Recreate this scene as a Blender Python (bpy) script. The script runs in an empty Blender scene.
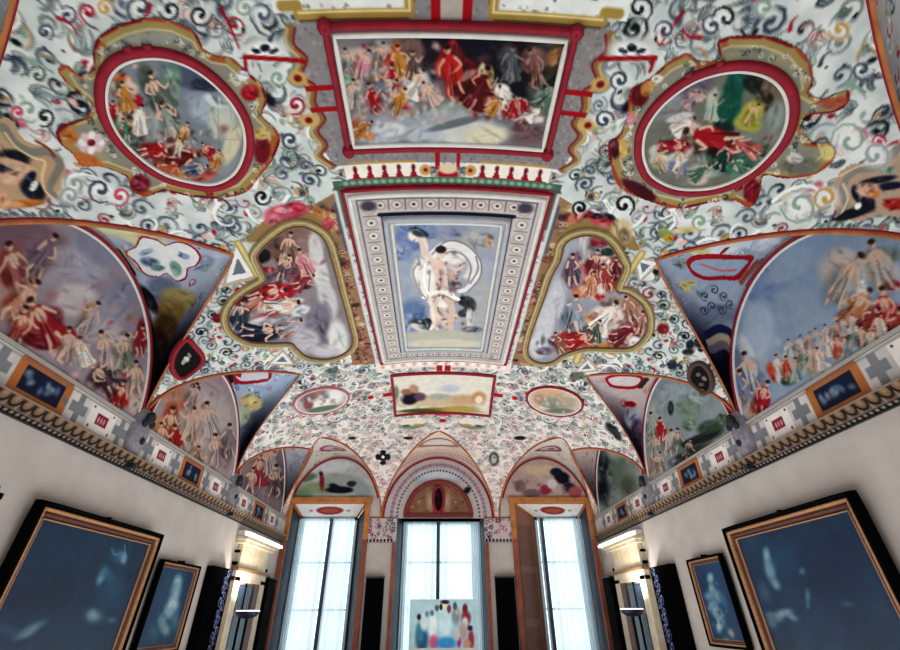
import bpy, bmesh, math, numpy as np
from mathutils import Vector
# ------------------------------------------------------------------ units
S = 4.5            # metres per design unit (half the width of the hall)
CH = 1.6           # eye height
X0, PITCH, YAW, ROLL, F = -0.0169, 0.5763, 0.0253, -0.0052, 446.5
D, HC, HB, H = 3.11, 0.385, 0.526, 1.03     # far wall, cornice foot, springing, crown
YB = -2.1                                    # wall behind the viewer
C = bpy.context.scene.collection
PI = math.pi
def w3(P):
    P = np.asarray(P, float); return P * S + np.array([0, 0, CH])
def hx(c):
    if not isinstance(c, str): return np.array(c, float)
    c = c.lstrip('#'); return np.array([int(c[i:i+2], 16) / 255 for i in (0, 2, 4)])
def lin(c):
    c = np.clip(np.asarray(c, float), 0, 1)
    return np.where(c <= .04045, c / 12.92, ((c + .055) / 1.055) ** 2.4)
# ------------------------------------------------------------------ tagging
def tag(o, label=None, cat=None, group=None, kind=None):
    if label: o['label'] = label
    if cat: o['category'] = cat
    if group: o['group'] = group
    if kind: o['kind'] = kind
    return o
def empty(name, loc, label, cat, group=None, kind=None):
    o = bpy.data.objects.new(name, None); C.objects.link(o)
    o.location = Vector(w3(loc)); o.empty_display_size = .1
    return tag(o, label, cat, group, kind)
def link(name, me, parent=None):
    o = bpy.data.objects.new(name, me); C.objects.link(o)
    if parent is not None:
        o.parent = parent; o.matrix_parent_inverse = parent_inv(parent)
    return o
def parent_inv(p):
    from mathutils import Matrix
    return Matrix.Translation(p.location).inverted() if p.type == 'EMPTY' else Matrix.Identity(4)
# ------------------------------------------------------------------ materials
MATS = {}
def mat(name, col, rough=.6, metal=0, noise=0.0, nscale=8, bump=0, emit=0, spec=.3):
    if name in MATS: return MATS[name]
    m = bpy.data.materials.new(name); m.use_nodes = True
    nt = m.node_tree; b = nt.nodes['Principled BSDF']
    c = tuple(lin(hx(col))) + (1,)
    b.inputs['Base Color'].default_value = c
    b.inputs['Roughness'].default_value = rough; b.inputs['Metallic'].default_value = metal
    b.inputs['Specular IOR Level'].default_value = spec
    if noise or bump:
        tc = nt.nodes.new('ShaderNodeTexCoord'); n = nt.nodes.new('ShaderNodeTexNoise')
        n.inputs['Scale'].default_value = nscale; n.inputs['Detail'].default_value = 5
        nt.links.new(tc.outputs['Object'], n.inputs['Vector'])
        if noise:
            r = nt.nodes.new('ShaderNodeMapRange'); r.inputs[1].default_value = .3; r.inputs[2].default_value = .7
            r.inputs[3].default_value = 1 - noise; r.inputs[4].default_value = 1 + noise * .5
            h = nt.nodes.new('ShaderNodeHueSaturation'); h.inputs['Color'].default_value = c
            nt.links.new(n.outputs['Fac'], r.inputs[0]); nt.links.new(r.outputs[0], h.inputs['Value'])
            nt.links.new(h.outputs[0], b.inputs['Base Color'])
        if bump:
            bp = nt.nodes.new('ShaderNodeBump'); bp.inputs['Strength'].default_value = bump
            bp.inputs['Distance'].default_value = .02
            nt.links.new(n.outputs['Fac'], bp.inputs['Height']); nt.links.new(bp.outputs[0], b.inputs['Normal'])
    if emit:
        b.inputs['Emission Color'].default_value = c; b.inputs['Emission Strength'].default_value = emit
    MATS[name] = m; return m
def paint_mat(name, rough=.8, spec=.15, gain=1.0):
    if name in MATS: return MATS[name]
    m = bpy.data.materials.new(name); m.use_nodes = True
    nt = m.node_tree; b = nt.nodes['Principled BSDF']
    a = nt.nodes.new('ShaderNodeAttribute'); a.attribute_name = 'Col'
    tc = nt.nodes.new('ShaderNodeTexCoord'); n = nt.nodes.new('ShaderNodeTexNoise')
    n.inputs['Scale'].default_value = 7; n.inputs['Detail'].default_value = 6
    r = nt.nodes.new('ShaderNodeMapRange'); r.inputs[1].default_value = .3; r.inputs[2].default_value = .7
    r.inputs[3].default_value = .9 * gain; r.inputs[4].default_value = 1.08 * gain
    h = nt.nodes.new('ShaderNodeHueSaturation')
    nt.links.new(tc.outputs['Object'], n.inputs['Vector']); nt.links.new(n.outputs['Fac'], r.inputs[0])
    nt.links.new(r.outputs[0], h.inputs['Value']); nt.links.new(a.outputs['Color'], h.inputs['Color'])
    nt.links.new(h.outputs[0], b.inputs['Base Color'])
    b.inputs['Roughness'].default_value = rough; b.inputs['Specular IOR Level'].default_value = spec
    MATS[name] = m; return m
FRESCO = paint_mat('fresco_paint')
CANVASM = paint_mat('oil_on_canvas', .45, .3)
RED = mat('fresco_red', '#8e0c24', .7, noise=.25, nscale=9)
ORG = mat('fresco_orange', '#b06a38', .7, noise=.35, nscale=6)
WHT = mat('stucco_white', '#dcdcd4', .8, noise=.1)
GOLD = mat('ochre_gold', '#9f8a55', .7, noise=.35, nscale=12)
BLK = mat('ebony_wood', '#020203', .85, noise=.2, spec=.04)
GILT = mat('gilt_wood', '#b58458', .45, .25, noise=.3, nscale=30, bump=.2)
CARV = mat('carved_brown', '#5f352b', .5, .2, noise=.4, nscale=40, bump=.5)
# ------------------------------------------------------------------ camera frame
def cam_axes():
    cy, sy = math.cos(YAW), math.sin(YAW)
    fw = np.array([sy * math.cos(PITCH), cy * math.cos(PITCH), math.sin(PITCH)])
    rt = np.array([cy, -sy, 0.]); up = np.cross(rt, fw)
    return math.cos(ROLL) * rt + math.sin(ROLL) * up, -math.sin(ROLL) * rt + math.cos(ROLL) * up, fw
RT, UP, FW = cam_axes(); EYE = np.array([X0, 0, 0.])
def ray(x, y): return RT * (x - 450) / F + UP * (325 - y) / F + FW
# ------------------------------------------------------------------ vault shape
def gX(X): return np.sqrt(np.clip(1 - X * X, 0, 1))
def hY(Y): return np.sqrt(np.clip(1 - np.clip(Y - (D - 1), 0, 1) ** 2, 0, 1))
def zmain(X, Y): return HB + (H - HB) * gX(X) * hY(Y)
BAYS = [(.235, .395), (1.025, .395), (1.815, .395), (2.605, .395)]
ZC = .935
ENDS = [(-.70, .305, .60), (-.022, .365, .455), (.69, .31, .60)]     # x centre, half width, reach
XT = [.35, .355, .35, .24]                                    # reach of the side webs
def wfun(s): return s ** .92
def wfun2(s): return s ** .76
def side_web(i, sgn):
    yc, hw = BAYS[i]; rc = XT[i]; tipz = zmain(1 - rc, yc)
    def zf(X, Y):
        s = np.clip((np.abs(X) - (1 - rc)) / rc, 1e-4, 1); q = np.clip(np.abs(Y - yc) / (hw * wfun(s)), 0, 1)
        zm = zmain(X, Y); zc = tipz + (ZC - tipz) * s
        return np.where((X * sgn > 1 - rc), zm + np.maximum(zc - zm, 0) * np.sqrt(1 - q * q), zm)
    def inside(X, Y):
        s = (X * sgn - (1 - rc)) / rc; return (s > 0) & (np.abs(Y - yc) < hw * wfun(np.clip(s, 1e-6, 1)))
    def P(s, ph):
        X = sgn * (1 - rc + rc * s); Y = yc + hw * wfun(np.clip(s, 1e-6, 1)) * np.sin(ph)
        return np.stack([X, Y, zf(X, Y)], -1)
    def inv(X, Y):
        s = np.clip((X * sgn - (1 - rc)) / rc, 1e-3, 1); return s, np.arcsin(np.clip((Y - yc) / (hw * wfun(s)), -1, 1))
    return dict(zf=zf, inside=inside, P=P, inv=inv)
def end_web(i):
    xc, hw, rc = ENDS[i]; tipz = zmain(xc, D - rc)
    def zf(X, Y):
        s = np.clip((Y - (D - rc)) / rc, 1e-4, 1); q = np.clip(np.abs(X - xc) / (hw * wfun2(s)), 0, 1)
        zm = zmain(X, Y); zc = tipz + (ZC - tipz) * s
        return np.where(Y > D - rc, zm + np.maximum(zc - zm, 0) * np.sqrt(1 - q * q), zm)
    def inside(X, Y):
        s = (Y - (D - rc)) / rc; return (s > 0) & (np.abs(X - xc) < hw * wfun2(np.clip(s, 1e-6, 1)))
    def P(s, ph):
        Y = D - rc + rc * s; X = xc + hw * wfun2(np.clip(s, 1e-6, 1)) * np.sin(ph)
        return np.stack([X, Y, zf(X, Y)], -1)
    def inv(X, Y):
        s = np.clip((Y - (D - rc)) / rc, 1e-3, 1); return s, np.arcsin(np.clip((X - xc) / (hw * wfun2(s)), -1, 1))
    return dict(zf=zf, inside=inside, P=P, inv=inv)
def march(x, y, zf):
    d = ray(x, y); t = np.linspace(.4, 3.6, 1200); Q = EYE + d * t[:, None]
    ok = (np.abs(Q[:, 0]) <= 1) & (Q[:, 1] <= D)
    f = Q[:, 2] - zf(np.clip(Q[:, 0], -1, 1), np.minimum(Q[:, 1], D))
    j = np.where((f > 0) | ~ok)[0]; j = j[0] if len(j) else len(t) - 1
    a, b = t[max(j - 1, 0)], t[j]
    for _ in range(14):
        m = (a + b) / 2; q = EYE + d * m
        if abs(q[0]) > 1 or q[1] > D or q[2] > zf(np.array(q[0]), np.array(q[1])): b = m
        else: a = m
    q = EYE + d * a; return np.clip(q[0], -1, 1), min(q[1], D), q[2]
# main vault coordinates: a = asin X, v = Y then arc length along the far curve
def v_of(Y): return Y if Y < D - 1 else D - 1 + math.asin(min(max(Y - (D - 1), 0), 1))
def Y_of(v): return np.where(v < D - 1, v, D - 1 + np.sin(np.clip(v - (D - 1), 0, PI / 2)))
def Pmain(a, v):
    X, Y = np.sin(a), Y_of(v); return np.stack([X, Y, zmain(X, Y)], -1)
def loc_main(x, y):
    X, Y, _ = march(x, y, zmain); return math.asin(X), v_of(Y)
def off(Pf, u, v, d):
    """surface point pushed d towards the room"""
    u = np.asarray(u, float); v = np.asarray(v, float); e = 1e-3
    P = Pf(u, v)
    if np.all(d == 0): return P
    n = np.cross(Pf(u + e, v) - Pf(u - e, v), Pf(u, v + e) - Pf(u, v - e))
    n /= np.linalg.norm(n, axis=-1, keepdims=True) + 1e-12
    cen = np.array([0, 1.4, .1]); sg = np.sign(np.sum(n * (cen - P), -1, keepdims=True))
    return P + n * sg * (np.asarray(d)[..., None] if np.ndim(d) else d)
# ------------------------------------------------------------------ painting
def vnoise(shape, cell, rng):
    h, w = shape; gh, gw = int(h / cell) + 3, int(w / cell) + 3
    g = rng.random((gh, gw)); y = np.arange(h) / cell; x = np.arange(w) / cell
    yi, xi = y.astype(int), x.astype(int); fy, fx = y - yi, x - xi
    fy = fy * fy * (3 - 2 * fy); fx = fx * fx * (3 - 2 * fx)
    a = g[yi][:, xi]; b = g[yi][:, xi + 1]; c = g[yi + 1][:, xi]; d = g[yi + 1][:, xi + 1]
    return (a * (1 - fx) + b * fx) * (1 - fy)[:, None] + (c * (1 - fx) + d * fx) * fy[:, None]
def fbm(shape, cell, rng, n=4):
    o = 0; s = 0
    for k in range(n):
        o = o + vnoise(shape, max(cell / 2 ** k, 1.01), rng) / 1.7 ** k; s += 1 / 1.7 ** k
    return o / s
class Cv:
    """a painted field: u runs along columns, v along rows"""
    def __init__(s, u0, u1, v0, v1, res, base='#cfd3cc', loc=None, seed=0, resv=None):
        s.u0, s.v0 = u0, v0; s.ru = res; s.rv = resv or res
        s.W = int(round((u1 - u0) / s.ru)) + 1; s.Hh = int(round((v1 - v0) / s.rv)) + 1
        s.A = np.empty((s.Hh, s.W, 3)); s.A[:] = hx(base); s.loc = loc; s.rng = np.random.default_rng(seed)
        s.U = u0 + np.arange(s.W) * s.ru; s.V = v0 + np.arange(s.Hh) * s.rv
    def box(s, ua, ub, va, vb):
        i0 = max(int((ua - s.u0) / s.ru), 0); i1 = min(int((ub - s.u0) / s.ru) + 2, s.W)
        j0 = max(int((va - s.v0) / s.rv), 0); j1 = min(int((vb - s.v0) / s.rv) + 2, s.Hh)
        if i0 >= i1 or j0 >= j1: return None
        return slice(j0, j1), slice(i0, i1), s.U[None, i0:i1], s.V[j0:j1, None]
    def bl(s, js, is_, m, col):
        m = np.clip(m, 0, 1)[..., None]; s.A[js, is_] = s.A[js, is_] * (1 - m) + hx(col) * m
    def ell(s, x, y, rx, ry, ang=0, col='#000', al=1, soft=.25):
        R = max(rx, ry) * (1 + soft); b = s.box(x - R, x + R, y - R, y + R)
        if not b: return
        js, is_, U, V = b; c, t = math.cos(ang), math.sin(ang)
        p = (U - x) * c + (V - y) * t; q = -(U - x) * t + (V - y) * c
        d = np.sqrt((p / rx) ** 2 + (q / ry) ** 2); s.bl(js, is_, al * (1 + soft - d) / (2 * soft), col)
    def line(s, pts, w, col, al=1, w1=None):
        pts = np.asarray(pts, float); w1 = w if w1 is None else w1; ww = max(w, w1) + s.ru
        b = s.box(pts[:, 0].min() - ww, pts[:, 0].max() + ww, pts[:, 1].min() - ww, pts[:, 1].max() + ww)
        if not b: return
        js, is_, U, V = b; n = len(pts) - 1; best = None
        for k in range(n):
            (xa, ya), (xb, yb) = pts[k], pts[k + 1]; dx, dy = xb - xa, yb - ya; L = dx * dx + dy * dy + 1e-12
            t = np.clip(((U - xa) * dx + (V - ya) * dy) / L, 0, 1)
            d = np.hypot(U - xa - t * dx, V - ya - t * dy) - .5 * (w + (w1 - w) * (k + t) / n)
            best = d if best is None else np.minimum(best, d)
        s.bl(js, is_, al * (.5 - best / s.ru), col)
    def poly(s, pts, col, al=1):
        pts = np.asarray(pts, float); b = s.box(pts[:, 0].min(), pts[:, 0].max(), pts[:, 1].min(), pts[:, 1].max())
        if not b: return
        js, is_, U, V = b; m = inpoly(U, V, pts); s.bl(js, is_, m * al, col)
    # versions that take points read off the photograph, laid on the surface through loc
    def J(s, x, y):
        c = np.array(s.loc(x, y)); a = np.array(s.loc(x + 2, y)); b = np.array(s.loc(x, y + 2))
        return c, np.stack([(a - c) / 2, (b - c) / 2], 1)
    def E(s, x, y, rx, ry=None, ang=0, col='#000', al=1, soft=.3):
        ry = ry or rx
        c, J = s.J(x, y); det = np.linalg.det(J)
        if abs(det) < 1e-12: return
        Ji = np.linalg.inv(J); R = max(rx, ry) * (1 + soft) * 1.2
        eu = R * (abs(J[0, 0]) + abs(J[0, 1])); ev = R * (abs(J[1, 0]) + abs(J[1, 1]))
        b = s.box(c[0] - eu, c[0] + eu, c[1] - ev, c[1] + ev)
        if not b: return
        js, is_, U, V = b; dx = Ji[0, 0] * (U - c[0]) + Ji[0, 1] * (V - c[1]); dy = Ji[1, 0] * (U - c[0]) + Ji[1, 1] * (V - c[1])
        an = math.radians(ang); p = dx * math.cos(an) + dy * math.sin(an); q = -dx * math.sin(an) + dy * math.cos(an)
        d = np.sqrt((p / rx) ** 2 + (q / ry) ** 2); s.bl(js, is_, al * (1 + soft - d) / (2 * soft), col)
    def pts(s, P): return np.array([s.loc(*p) for p in P])
    def L(s, P, w, col, al=1, w1=None, closed=False, sm=4):
        q = smooth(s.pts(P), closed, sm) if len(P) > 2 and sm > 1 else s.pts(P)
        c, J = s.J(*P[0]); k = math.sqrt(abs(np.linalg.det(J)))
        s.line(q, w * k, col, al, None if w1 is None else w1 * k)
    def G(s, P, col, al=1, sm=1):
        q = s.pts(P); q = smooth(q, True, sm) if sm > 1 else q; s.poly(q, col, al)
    def many(s, rows):
        for r in rows:
            x, y, rx, ry, an, col = r[:6]; al = r[6] if len(r) > 6 else 1; s.E(x, y, rx, ry, an, col, al, getattr(s, 'soft', .22))
            if al == 1 and not hasattr(s, 'soft') and min(rx, ry) >= 2.5 and max(rx, ry) < 26: s.folds(x, y, rx, ry, an, col)
    def folds(s, x, y, rx, ry, an, col):
        """light and dark brush strokes that model a painted form"""
        g = s.rng; b = hx(col); c, t = math.cos(math.radians(an)), math.sin(math.radians(an))
        for k in range(int(min(3 + rx * ry / 18, 10))):
            p, q = g.uniform(-.7, .7) * rx, g.uniform(-.8, .8) * ry; L = g.uniform(.2, .5) * max(rx, ry); z = g.uniform(.5, 1.3) if max(rx, ry) < 8 else g.uniform(.8, 2.2)
            cc = np.clip(b * g.uniform(.45, .8), 0, 1) if g.random() < .5 else np.clip(b * .7 + g.uniform(.2, .34), 0, 1)
            s.E(x + p * c - q * t, y + p * t + q * c, L, z, an + g.normal() * 35 + (90 if ry > rx else 0), cc, .6 if max(rx, ry) < 13 else .25, .5)
    def person(s, x, y, h, an=0, robe='#a03038', skin='#d3b29c', hair='#4c342c', bare=.5):
        """a small painted figure standing h tall about (x, y), turned by an degrees"""
        g = s.rng; a = math.radians(an); ca, sa = math.cos(a), math.sin(a); dk = hx(robe) * .5; lt = np.clip(hx(robe) * .75 + .25, 0, 1)
        T = lambda p, q: (x + h * (p * ca - q * sa), y + h * (p * sa + q * ca)); m = 1 if g.random() < .5 else -1; W = h * .075
        sw = g.uniform(-.1, .1)
        s.E(*T(.04 * m, .12), h * .19, h * .34, an + sw * 60, dk, .55, .5)
        s.G([T(-.14, -.2), T(.02, -.3), T(.15, -.18), T(.17 + sw, .1), T(.26 * m + .1, .36), T(.05, .46), T(-.17 + sw, .40), T(-.12, .1)], robe, 1, 3)
        s.L([T(m * .08, .25), T(m * .12 + sw, .36), T(m * .07, .5)], W, skin, 1, W * .5, sm=2); s.L([T(-m * .06, .22), T(-m * .10, .36), T(-m * .16, .48)], W, skin, .9, W * .5, sm=2)
        if g.random() < bare: s.E(*T(0, -.13), h * .085, h * .14, an, skin, 1, .2); s.L([T(-.02, -.2), T(.01, -.02)], .8, hx(skin) * .65, .7)
        e1 = T(m * g.uniform(.15, .25), g.uniform(-.2, 0)); s.L([T(m * .1, -.22), e1, T(m * g.uniform(.1, .38), g.uniform(-.4, .05))], W * .8, skin, 1, W * .45, sm=2)
        s.L([T(-m * .1, -.22), T(-m * .18, -.08), T(-m * g.uniform(.0, .22), g.uniform(-.05, .1))], W * .8, skin, 1, W * .45, sm=2)
        for k in range(6):
            p = g.uniform(-.13, .15); s.L([T(p * .6, -.15 + .04 * k), T(p + sw * .5, .12), T(p * 1.5 + sw, .4)], max(h * .016, .5), dk if k % 2 else lt, .8, max(h * .03, .7), sm=2)
        s.E(*T(sw * .5, -.38), h * .062, h * .078, an, skin, 1, .15); s.E(*T(sw * .5 - .01 * m, -.43), h * .066, h * .05, an, hair, 1, .2); s.E(*T(sw * .5 + .03 * m, -.36), h * .018, h * .03, an, hx(skin) * .6, .7, .3)
    def people(s, rows):
        for r in rows: s.person(*r)
    def crowd(s, x, y, w, h, n, pal, size=(2, 5), al=.85, ang=None):
        r = s.rng
        for k in range(n):
            px, py = x + r.normal() * w / 2.2, y + r.normal() * h / 2.2; c = pal[int(r.integers(len(pal)))]
            a = r.uniform(0, 180) if ang is None else ang + r.normal() * 20; z = r.uniform(*size)
            z *= 1.15; s.E(px, py, z, z * r.uniform(.4, .8), a, c, al * r.uniform(.45, .9), .6)
    def mottle(s, amt=.12, cell=.04, tint=None):
        n = fbm(s.A.shape[:2], cell / s.ru, s.rng); n = (n - .5) * 2
        if tint is None: s.A *= (1 + amt * n)[..., None]
        else:
            m = np.clip(n * 1.6, 0, 1)[..., None] * amt; s.A[:] = s.A * (1 - m) + hx(tint) * m
    def sample(s, U, V):
        x = np.clip((U - s.u0) / s.ru, 0, s.W - 1.001); y = np.clip((V - s.v0) / s.rv, 0, s.Hh - 1.001)
        i, j = x.astype(int), y.astype(int); fx, fy = (x - i)[..., None], (y - j)[..., None]
        A = s.A; return (A[j, i] * (1 - fx) + A[j, i + 1] * fx) * (1 - fy) + (A[j + 1, i] * (1 - fx) + A[j + 1, i + 1] * fx) * fy
def inpoly(U, V, pts):
    U, V = np.broadcast_arrays(U, V); r = np.zeros(U.shape, bool); n = len(pts)
    for k in range(n):
        xa, ya = pts[k]; xb, yb = pts[(k + 1) % n]
        if ya == yb: continue
        c = ((ya > V) != (yb > V)) & (U < (xb - xa) * (V - ya) / (yb - ya) + xa); r ^= c
    return r
def smooth(P, closed=False, n=6):
    P = np.asarray(P, float); o = []
    m = len(P); rng = range(m) if closed else range(m - 1)
    for k in rng:
        g = (lambda i: P[i % m]) if closed else (lambda i: P[min(max(i, 0), m - 1)])
        p0, p1, p2, p3 = g(k - 1), g(k), g(k + 1), g(k + 2)
        for t in np.arange(n) / n:
            o.append(.5 * ((2 * p1) + (p2 - p0) * t + (2 * p0 - 5 * p1 + 4 * p2 - p3) * t * t + (3 * p1 - p0 - 3 * p2 + p3) * t ** 3))
    if not closed: o.append(P[-1])
    return np.array(o)
# ------------------------------------------------------------------ mesh builders
def raw_mesh(name, co, faces, col=None, mt=None, parent=None, smooth_=True):
    me = bpy.data.meshes.new(name); co = np.asarray(co, np.float32); faces = np.asarray(faces, np.int32)
    me.vertices.add(len(co)); me.vertices.foreach_set('co', co.ravel())
    k = faces.shape[1]; me.loops.add(faces.size); me.loops.foreach_set('vertex_index', faces.ravel())
    me.polygons.add(len(faces)); me.polygons.foreach_set('loop_start', np.arange(len(faces), dtype=np.int32) * k)
    me.update(calc_edges=True)
    if smooth_: me.polygons.foreach_set('use_smooth', np.ones(len(faces), bool))
    if col is not None:
        at = me.color_attributes.new('Col', 'FLOAT_COLOR', 'POINT')
        c = np.ones((len(co), 4), np.float32); g_ = np.asarray(col); lu = g_.mean(-1, keepdims=True); g_ = lu + (g_ - lu) * .90; c[:, :3] = lin(.44 + (g_ - .5) * 1.28); at.data.foreach_set('color', c.ravel())
    if mt: me.materials.append(mt)
    me.validate(); return link(name, me, parent)
def grid(name, P, col=None, keep=None, mt=None, parent=None):
    h, w = P.shape[:2]; idx = np.arange(h * w).reshape(h, w)
    f = np.stack([idx[:-1, :-1], idx[:-1, 1:], idx[1:, 1:], idx[1:, :-1]], -1).reshape(-1, 4)
    if keep is not None: f = f[keep.ravel()]
    used = np.unique(f); mp = np.zeros(h * w, np.int64); mp[used] = np.arange(len(used))
    return raw_mesh(name, w3(P).reshape(-1, 3)[used], mp[f], None if col is None else col.reshape(-1, 3)[used], mt, parent)
def field(name, Pf, cv, outline, d=.004, parent=None, mt=None, step=None):
    """painted patch of the surface Pf cut to an outline"""
    o = np.asarray(outline); st = step or cv.ru
    U = np.arange(o[:, 0].min(), o[:, 0].max() + st, st); V = np.arange(o[:, 1].min(), o[:, 1].max() + st, st)
    UU, VV = np.meshgrid(U, V); keep = inpoly((UU[:-1, :-1] + st / 2), (VV[:-1, :-1] + st / 2), o)
    return grid(name, off(Pf, UU, VV, d), cv.sample(UU, VV), keep, mt or FRESCO, parent)
def ribbon(name, Pf, path, w, d=.004, hgt=.006, mt=None, parent=None, closed=False, n=1, z0=0.0):
    """moulding that follows a path on the surface; path in surface coordinates, width in real units"""
    q = smooth(path, closed, n) if n > 1 else np.asarray(path, float)
    B = off(Pf, q[:, 0], q[:, 1], 0.0); 
    if closed: T = np.roll(B, -1, 0) - np.roll(B, 1, 0)
    else: T = np.gradient(B, axis=0)
    T /= np.linalg.norm(T, axis=1, keepdims=True) + 1e-12
    N = off(Pf, q[:, 0], q[:, 1], .01) - B; N /= np.linalg.norm(N, axis=1, keepdims=True) + 1e-12
    Sd = np.cross(T, N); Sd /= np.linalg.norm(Sd, axis=1, keepdims=True) + 1e-12
    prof = [(-.5, 0), (-.5, d + hgt * .5), (-.3, d + hgt), (.3, d + hgt), (.5, d + hgt * .5), (.5, 0)]
    co = np.concatenate([B + Sd * (a * w) + N * (b + z0) for a, b in prof]); m = len(q); f = []
    for k in range(len(prof) - 1):
        for i in range(m if closed else m - 1):
            j = (i + 1) % m; f.append((k * m + i, k * m + j, (k + 1) * m + j, (k + 1) * m + i))
    return raw_mesh(name, w3(co), f, None, mt, parent, False)
def boxes(name, bl, mt, parent=None, bev=0):
    """bl: list of (x0,x1,y0,y1,z0,z1) in design units"""
    bm = bmesh.new()
    for b in bl:
        x0, x1, y0, y1, z0, z1 = b
        v = [bm.verts.new(w3((x, y, z))) for x in (x0, x1) for y in (y0, y1) for z in (z0, z1)]
        for f in ((0, 1, 3, 2), (4, 6, 7, 5), (0, 4, 5, 1), (2, 3, 7, 6), (0, 2, 6, 4), (1, 5, 7, 3)): bm.faces.new([v[i] for i in f])
    bmesh.ops.recalc_face_normals(bm, faces=bm.faces)
    if bev: bmesh.ops.bevel(bm, geom=bm.edges[:], offset=bev, segments=2, affect='EDGES', profile=.7)
    me = bpy.data.meshes.new(name); bm.to_mesh(me); bm.free(); me.materials.append(mt); return link(name, me, parent)
def tube(name, pts, r, mt, parent=None, seg=10, metres=False):
    P = np.asarray(pts, float); P = P if metres else w3(P); r = np.broadcast_to(r, len(P)); T = np.gradient(P, axis=0)
    co = []
    for p, t, q in zip(P, T, r):
        t = t / (np.linalg.norm(t) + 1e-9); a = np.cross(t, [0, 0, 1.]) if abs(t[2]) < .9 else np.cross(t, [1., 0, 0]); a /= np.linalg.norm(a); b = np.cross(t, a)
        for k in range(seg): co.append(p + q * (a * math.cos(2 * PI * k / seg) + b * math.sin(2 * PI * k / seg)))
    f = [(i * seg + k, i * seg + (k + 1) % seg, (i + 1) * seg + (k + 1) % seg, (i + 1) * seg + k) for i in range(len(P) - 1) for k in range(seg)]
    return raw_mesh(name, co, f, None, mt, parent)
def lathe(name, cx, cy, prof, mt, parent=None, seg=32):
    """prof: (radius m, height m above floor) about a vertical axis at design (cx,cy)"""
    co = [(cx * S + r * math.cos(2 * PI * k / seg), cy * S + r * math.sin(2 * PI * k / seg), z) for r, z in prof for k in range(seg)]
    f = [(i * seg + k, i * seg + (k + 1) % seg, (i + 1) * seg + (k + 1) % seg, (i + 1) * seg + k) for i in range(len(prof) - 1) for k in range(seg)]
    return raw_mesh(name, co, f, None, mt, parent)
FZ = -CH / S
def onY(x, y, Y): d = ray(x, y); return EYE + d * ((Y - EYE[1]) / d[1])
def onX(x, y, X): d = ray(x, y); return EYE + d * ((X - EYE[0]) / d[0])
# palette of the grotesques
SLATE, DKGR, SAGE, GREY, CRIM, ROSE, OCH, PINK, NAVY, OFFW = '#4a5666', '#22262c', '#8fa596', '#9aa3a5', '#a81a34', '#c0566a', '#c49a5a', '#d9aea4', '#1c2233', '#e2e4de'
# ================================================================== SHELL
PLAST = mat('wall_plaster', '#bfb6ae', .85, noise=.10, nscale=3, bump=.15)
PLASTC = mat('cream_plaster', '#d8ccb6', .85, noise=.12, nscale=4, bump=.1)
FLOORM = mat('floor_stone', '#8a7a6c', .4, noise=.25, nscale=5)
tag(boxes('floor', [(-1.06, 1.06, YB, D + .3, FZ - .02, FZ)], FLOORM), kind='structure')
tag(boxes('wall_left', [(-1.08, -1, YB, D + .04, FZ, 1.08)], PLAST), kind='structure')
tag(boxes('wall_right', [(1, 1.08, YB, D + .04, FZ, 1.08)], PLAST), kind='structure')
tag(boxes('wall_behind', [(-1.08, 1.08, YB - .05, YB, FZ, 1.08)], PLAST), kind='structure')
WINS = [(-.985, -.478, .622), (-.285, .275, .535), (.462, .972, .622)]
cols = [(-1.08, -.985), (-.478, -.285), (.275, .462), (.972, 1.08)]
bl = [(a, b, D, D + .24, FZ, 1.08) for a, b in cols] + [(a, b, D, D + .24, z, 1.08) for a, b, z in WINS]
tag(boxes('wall_far', bl, PLAST), kind='structure')
tag(boxes('baseboard_left', [(-1, -.99, YB, D, FZ, FZ + .04)], CARV), kind='structure')
tag(boxes('baseboard_right', [(.99, 1, YB, D, FZ, FZ + .04)], CARV), kind='structure')
# ================================================================== THE VAULT
RES = .0034
cv = Cv(-PI / 2, PI / 2, -.1, (D - 1) + PI / 2, RES, '#c6ccc7', loc_main, 11)
UU, VV = np.meshgrid(cv.U, cv.V)
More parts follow.
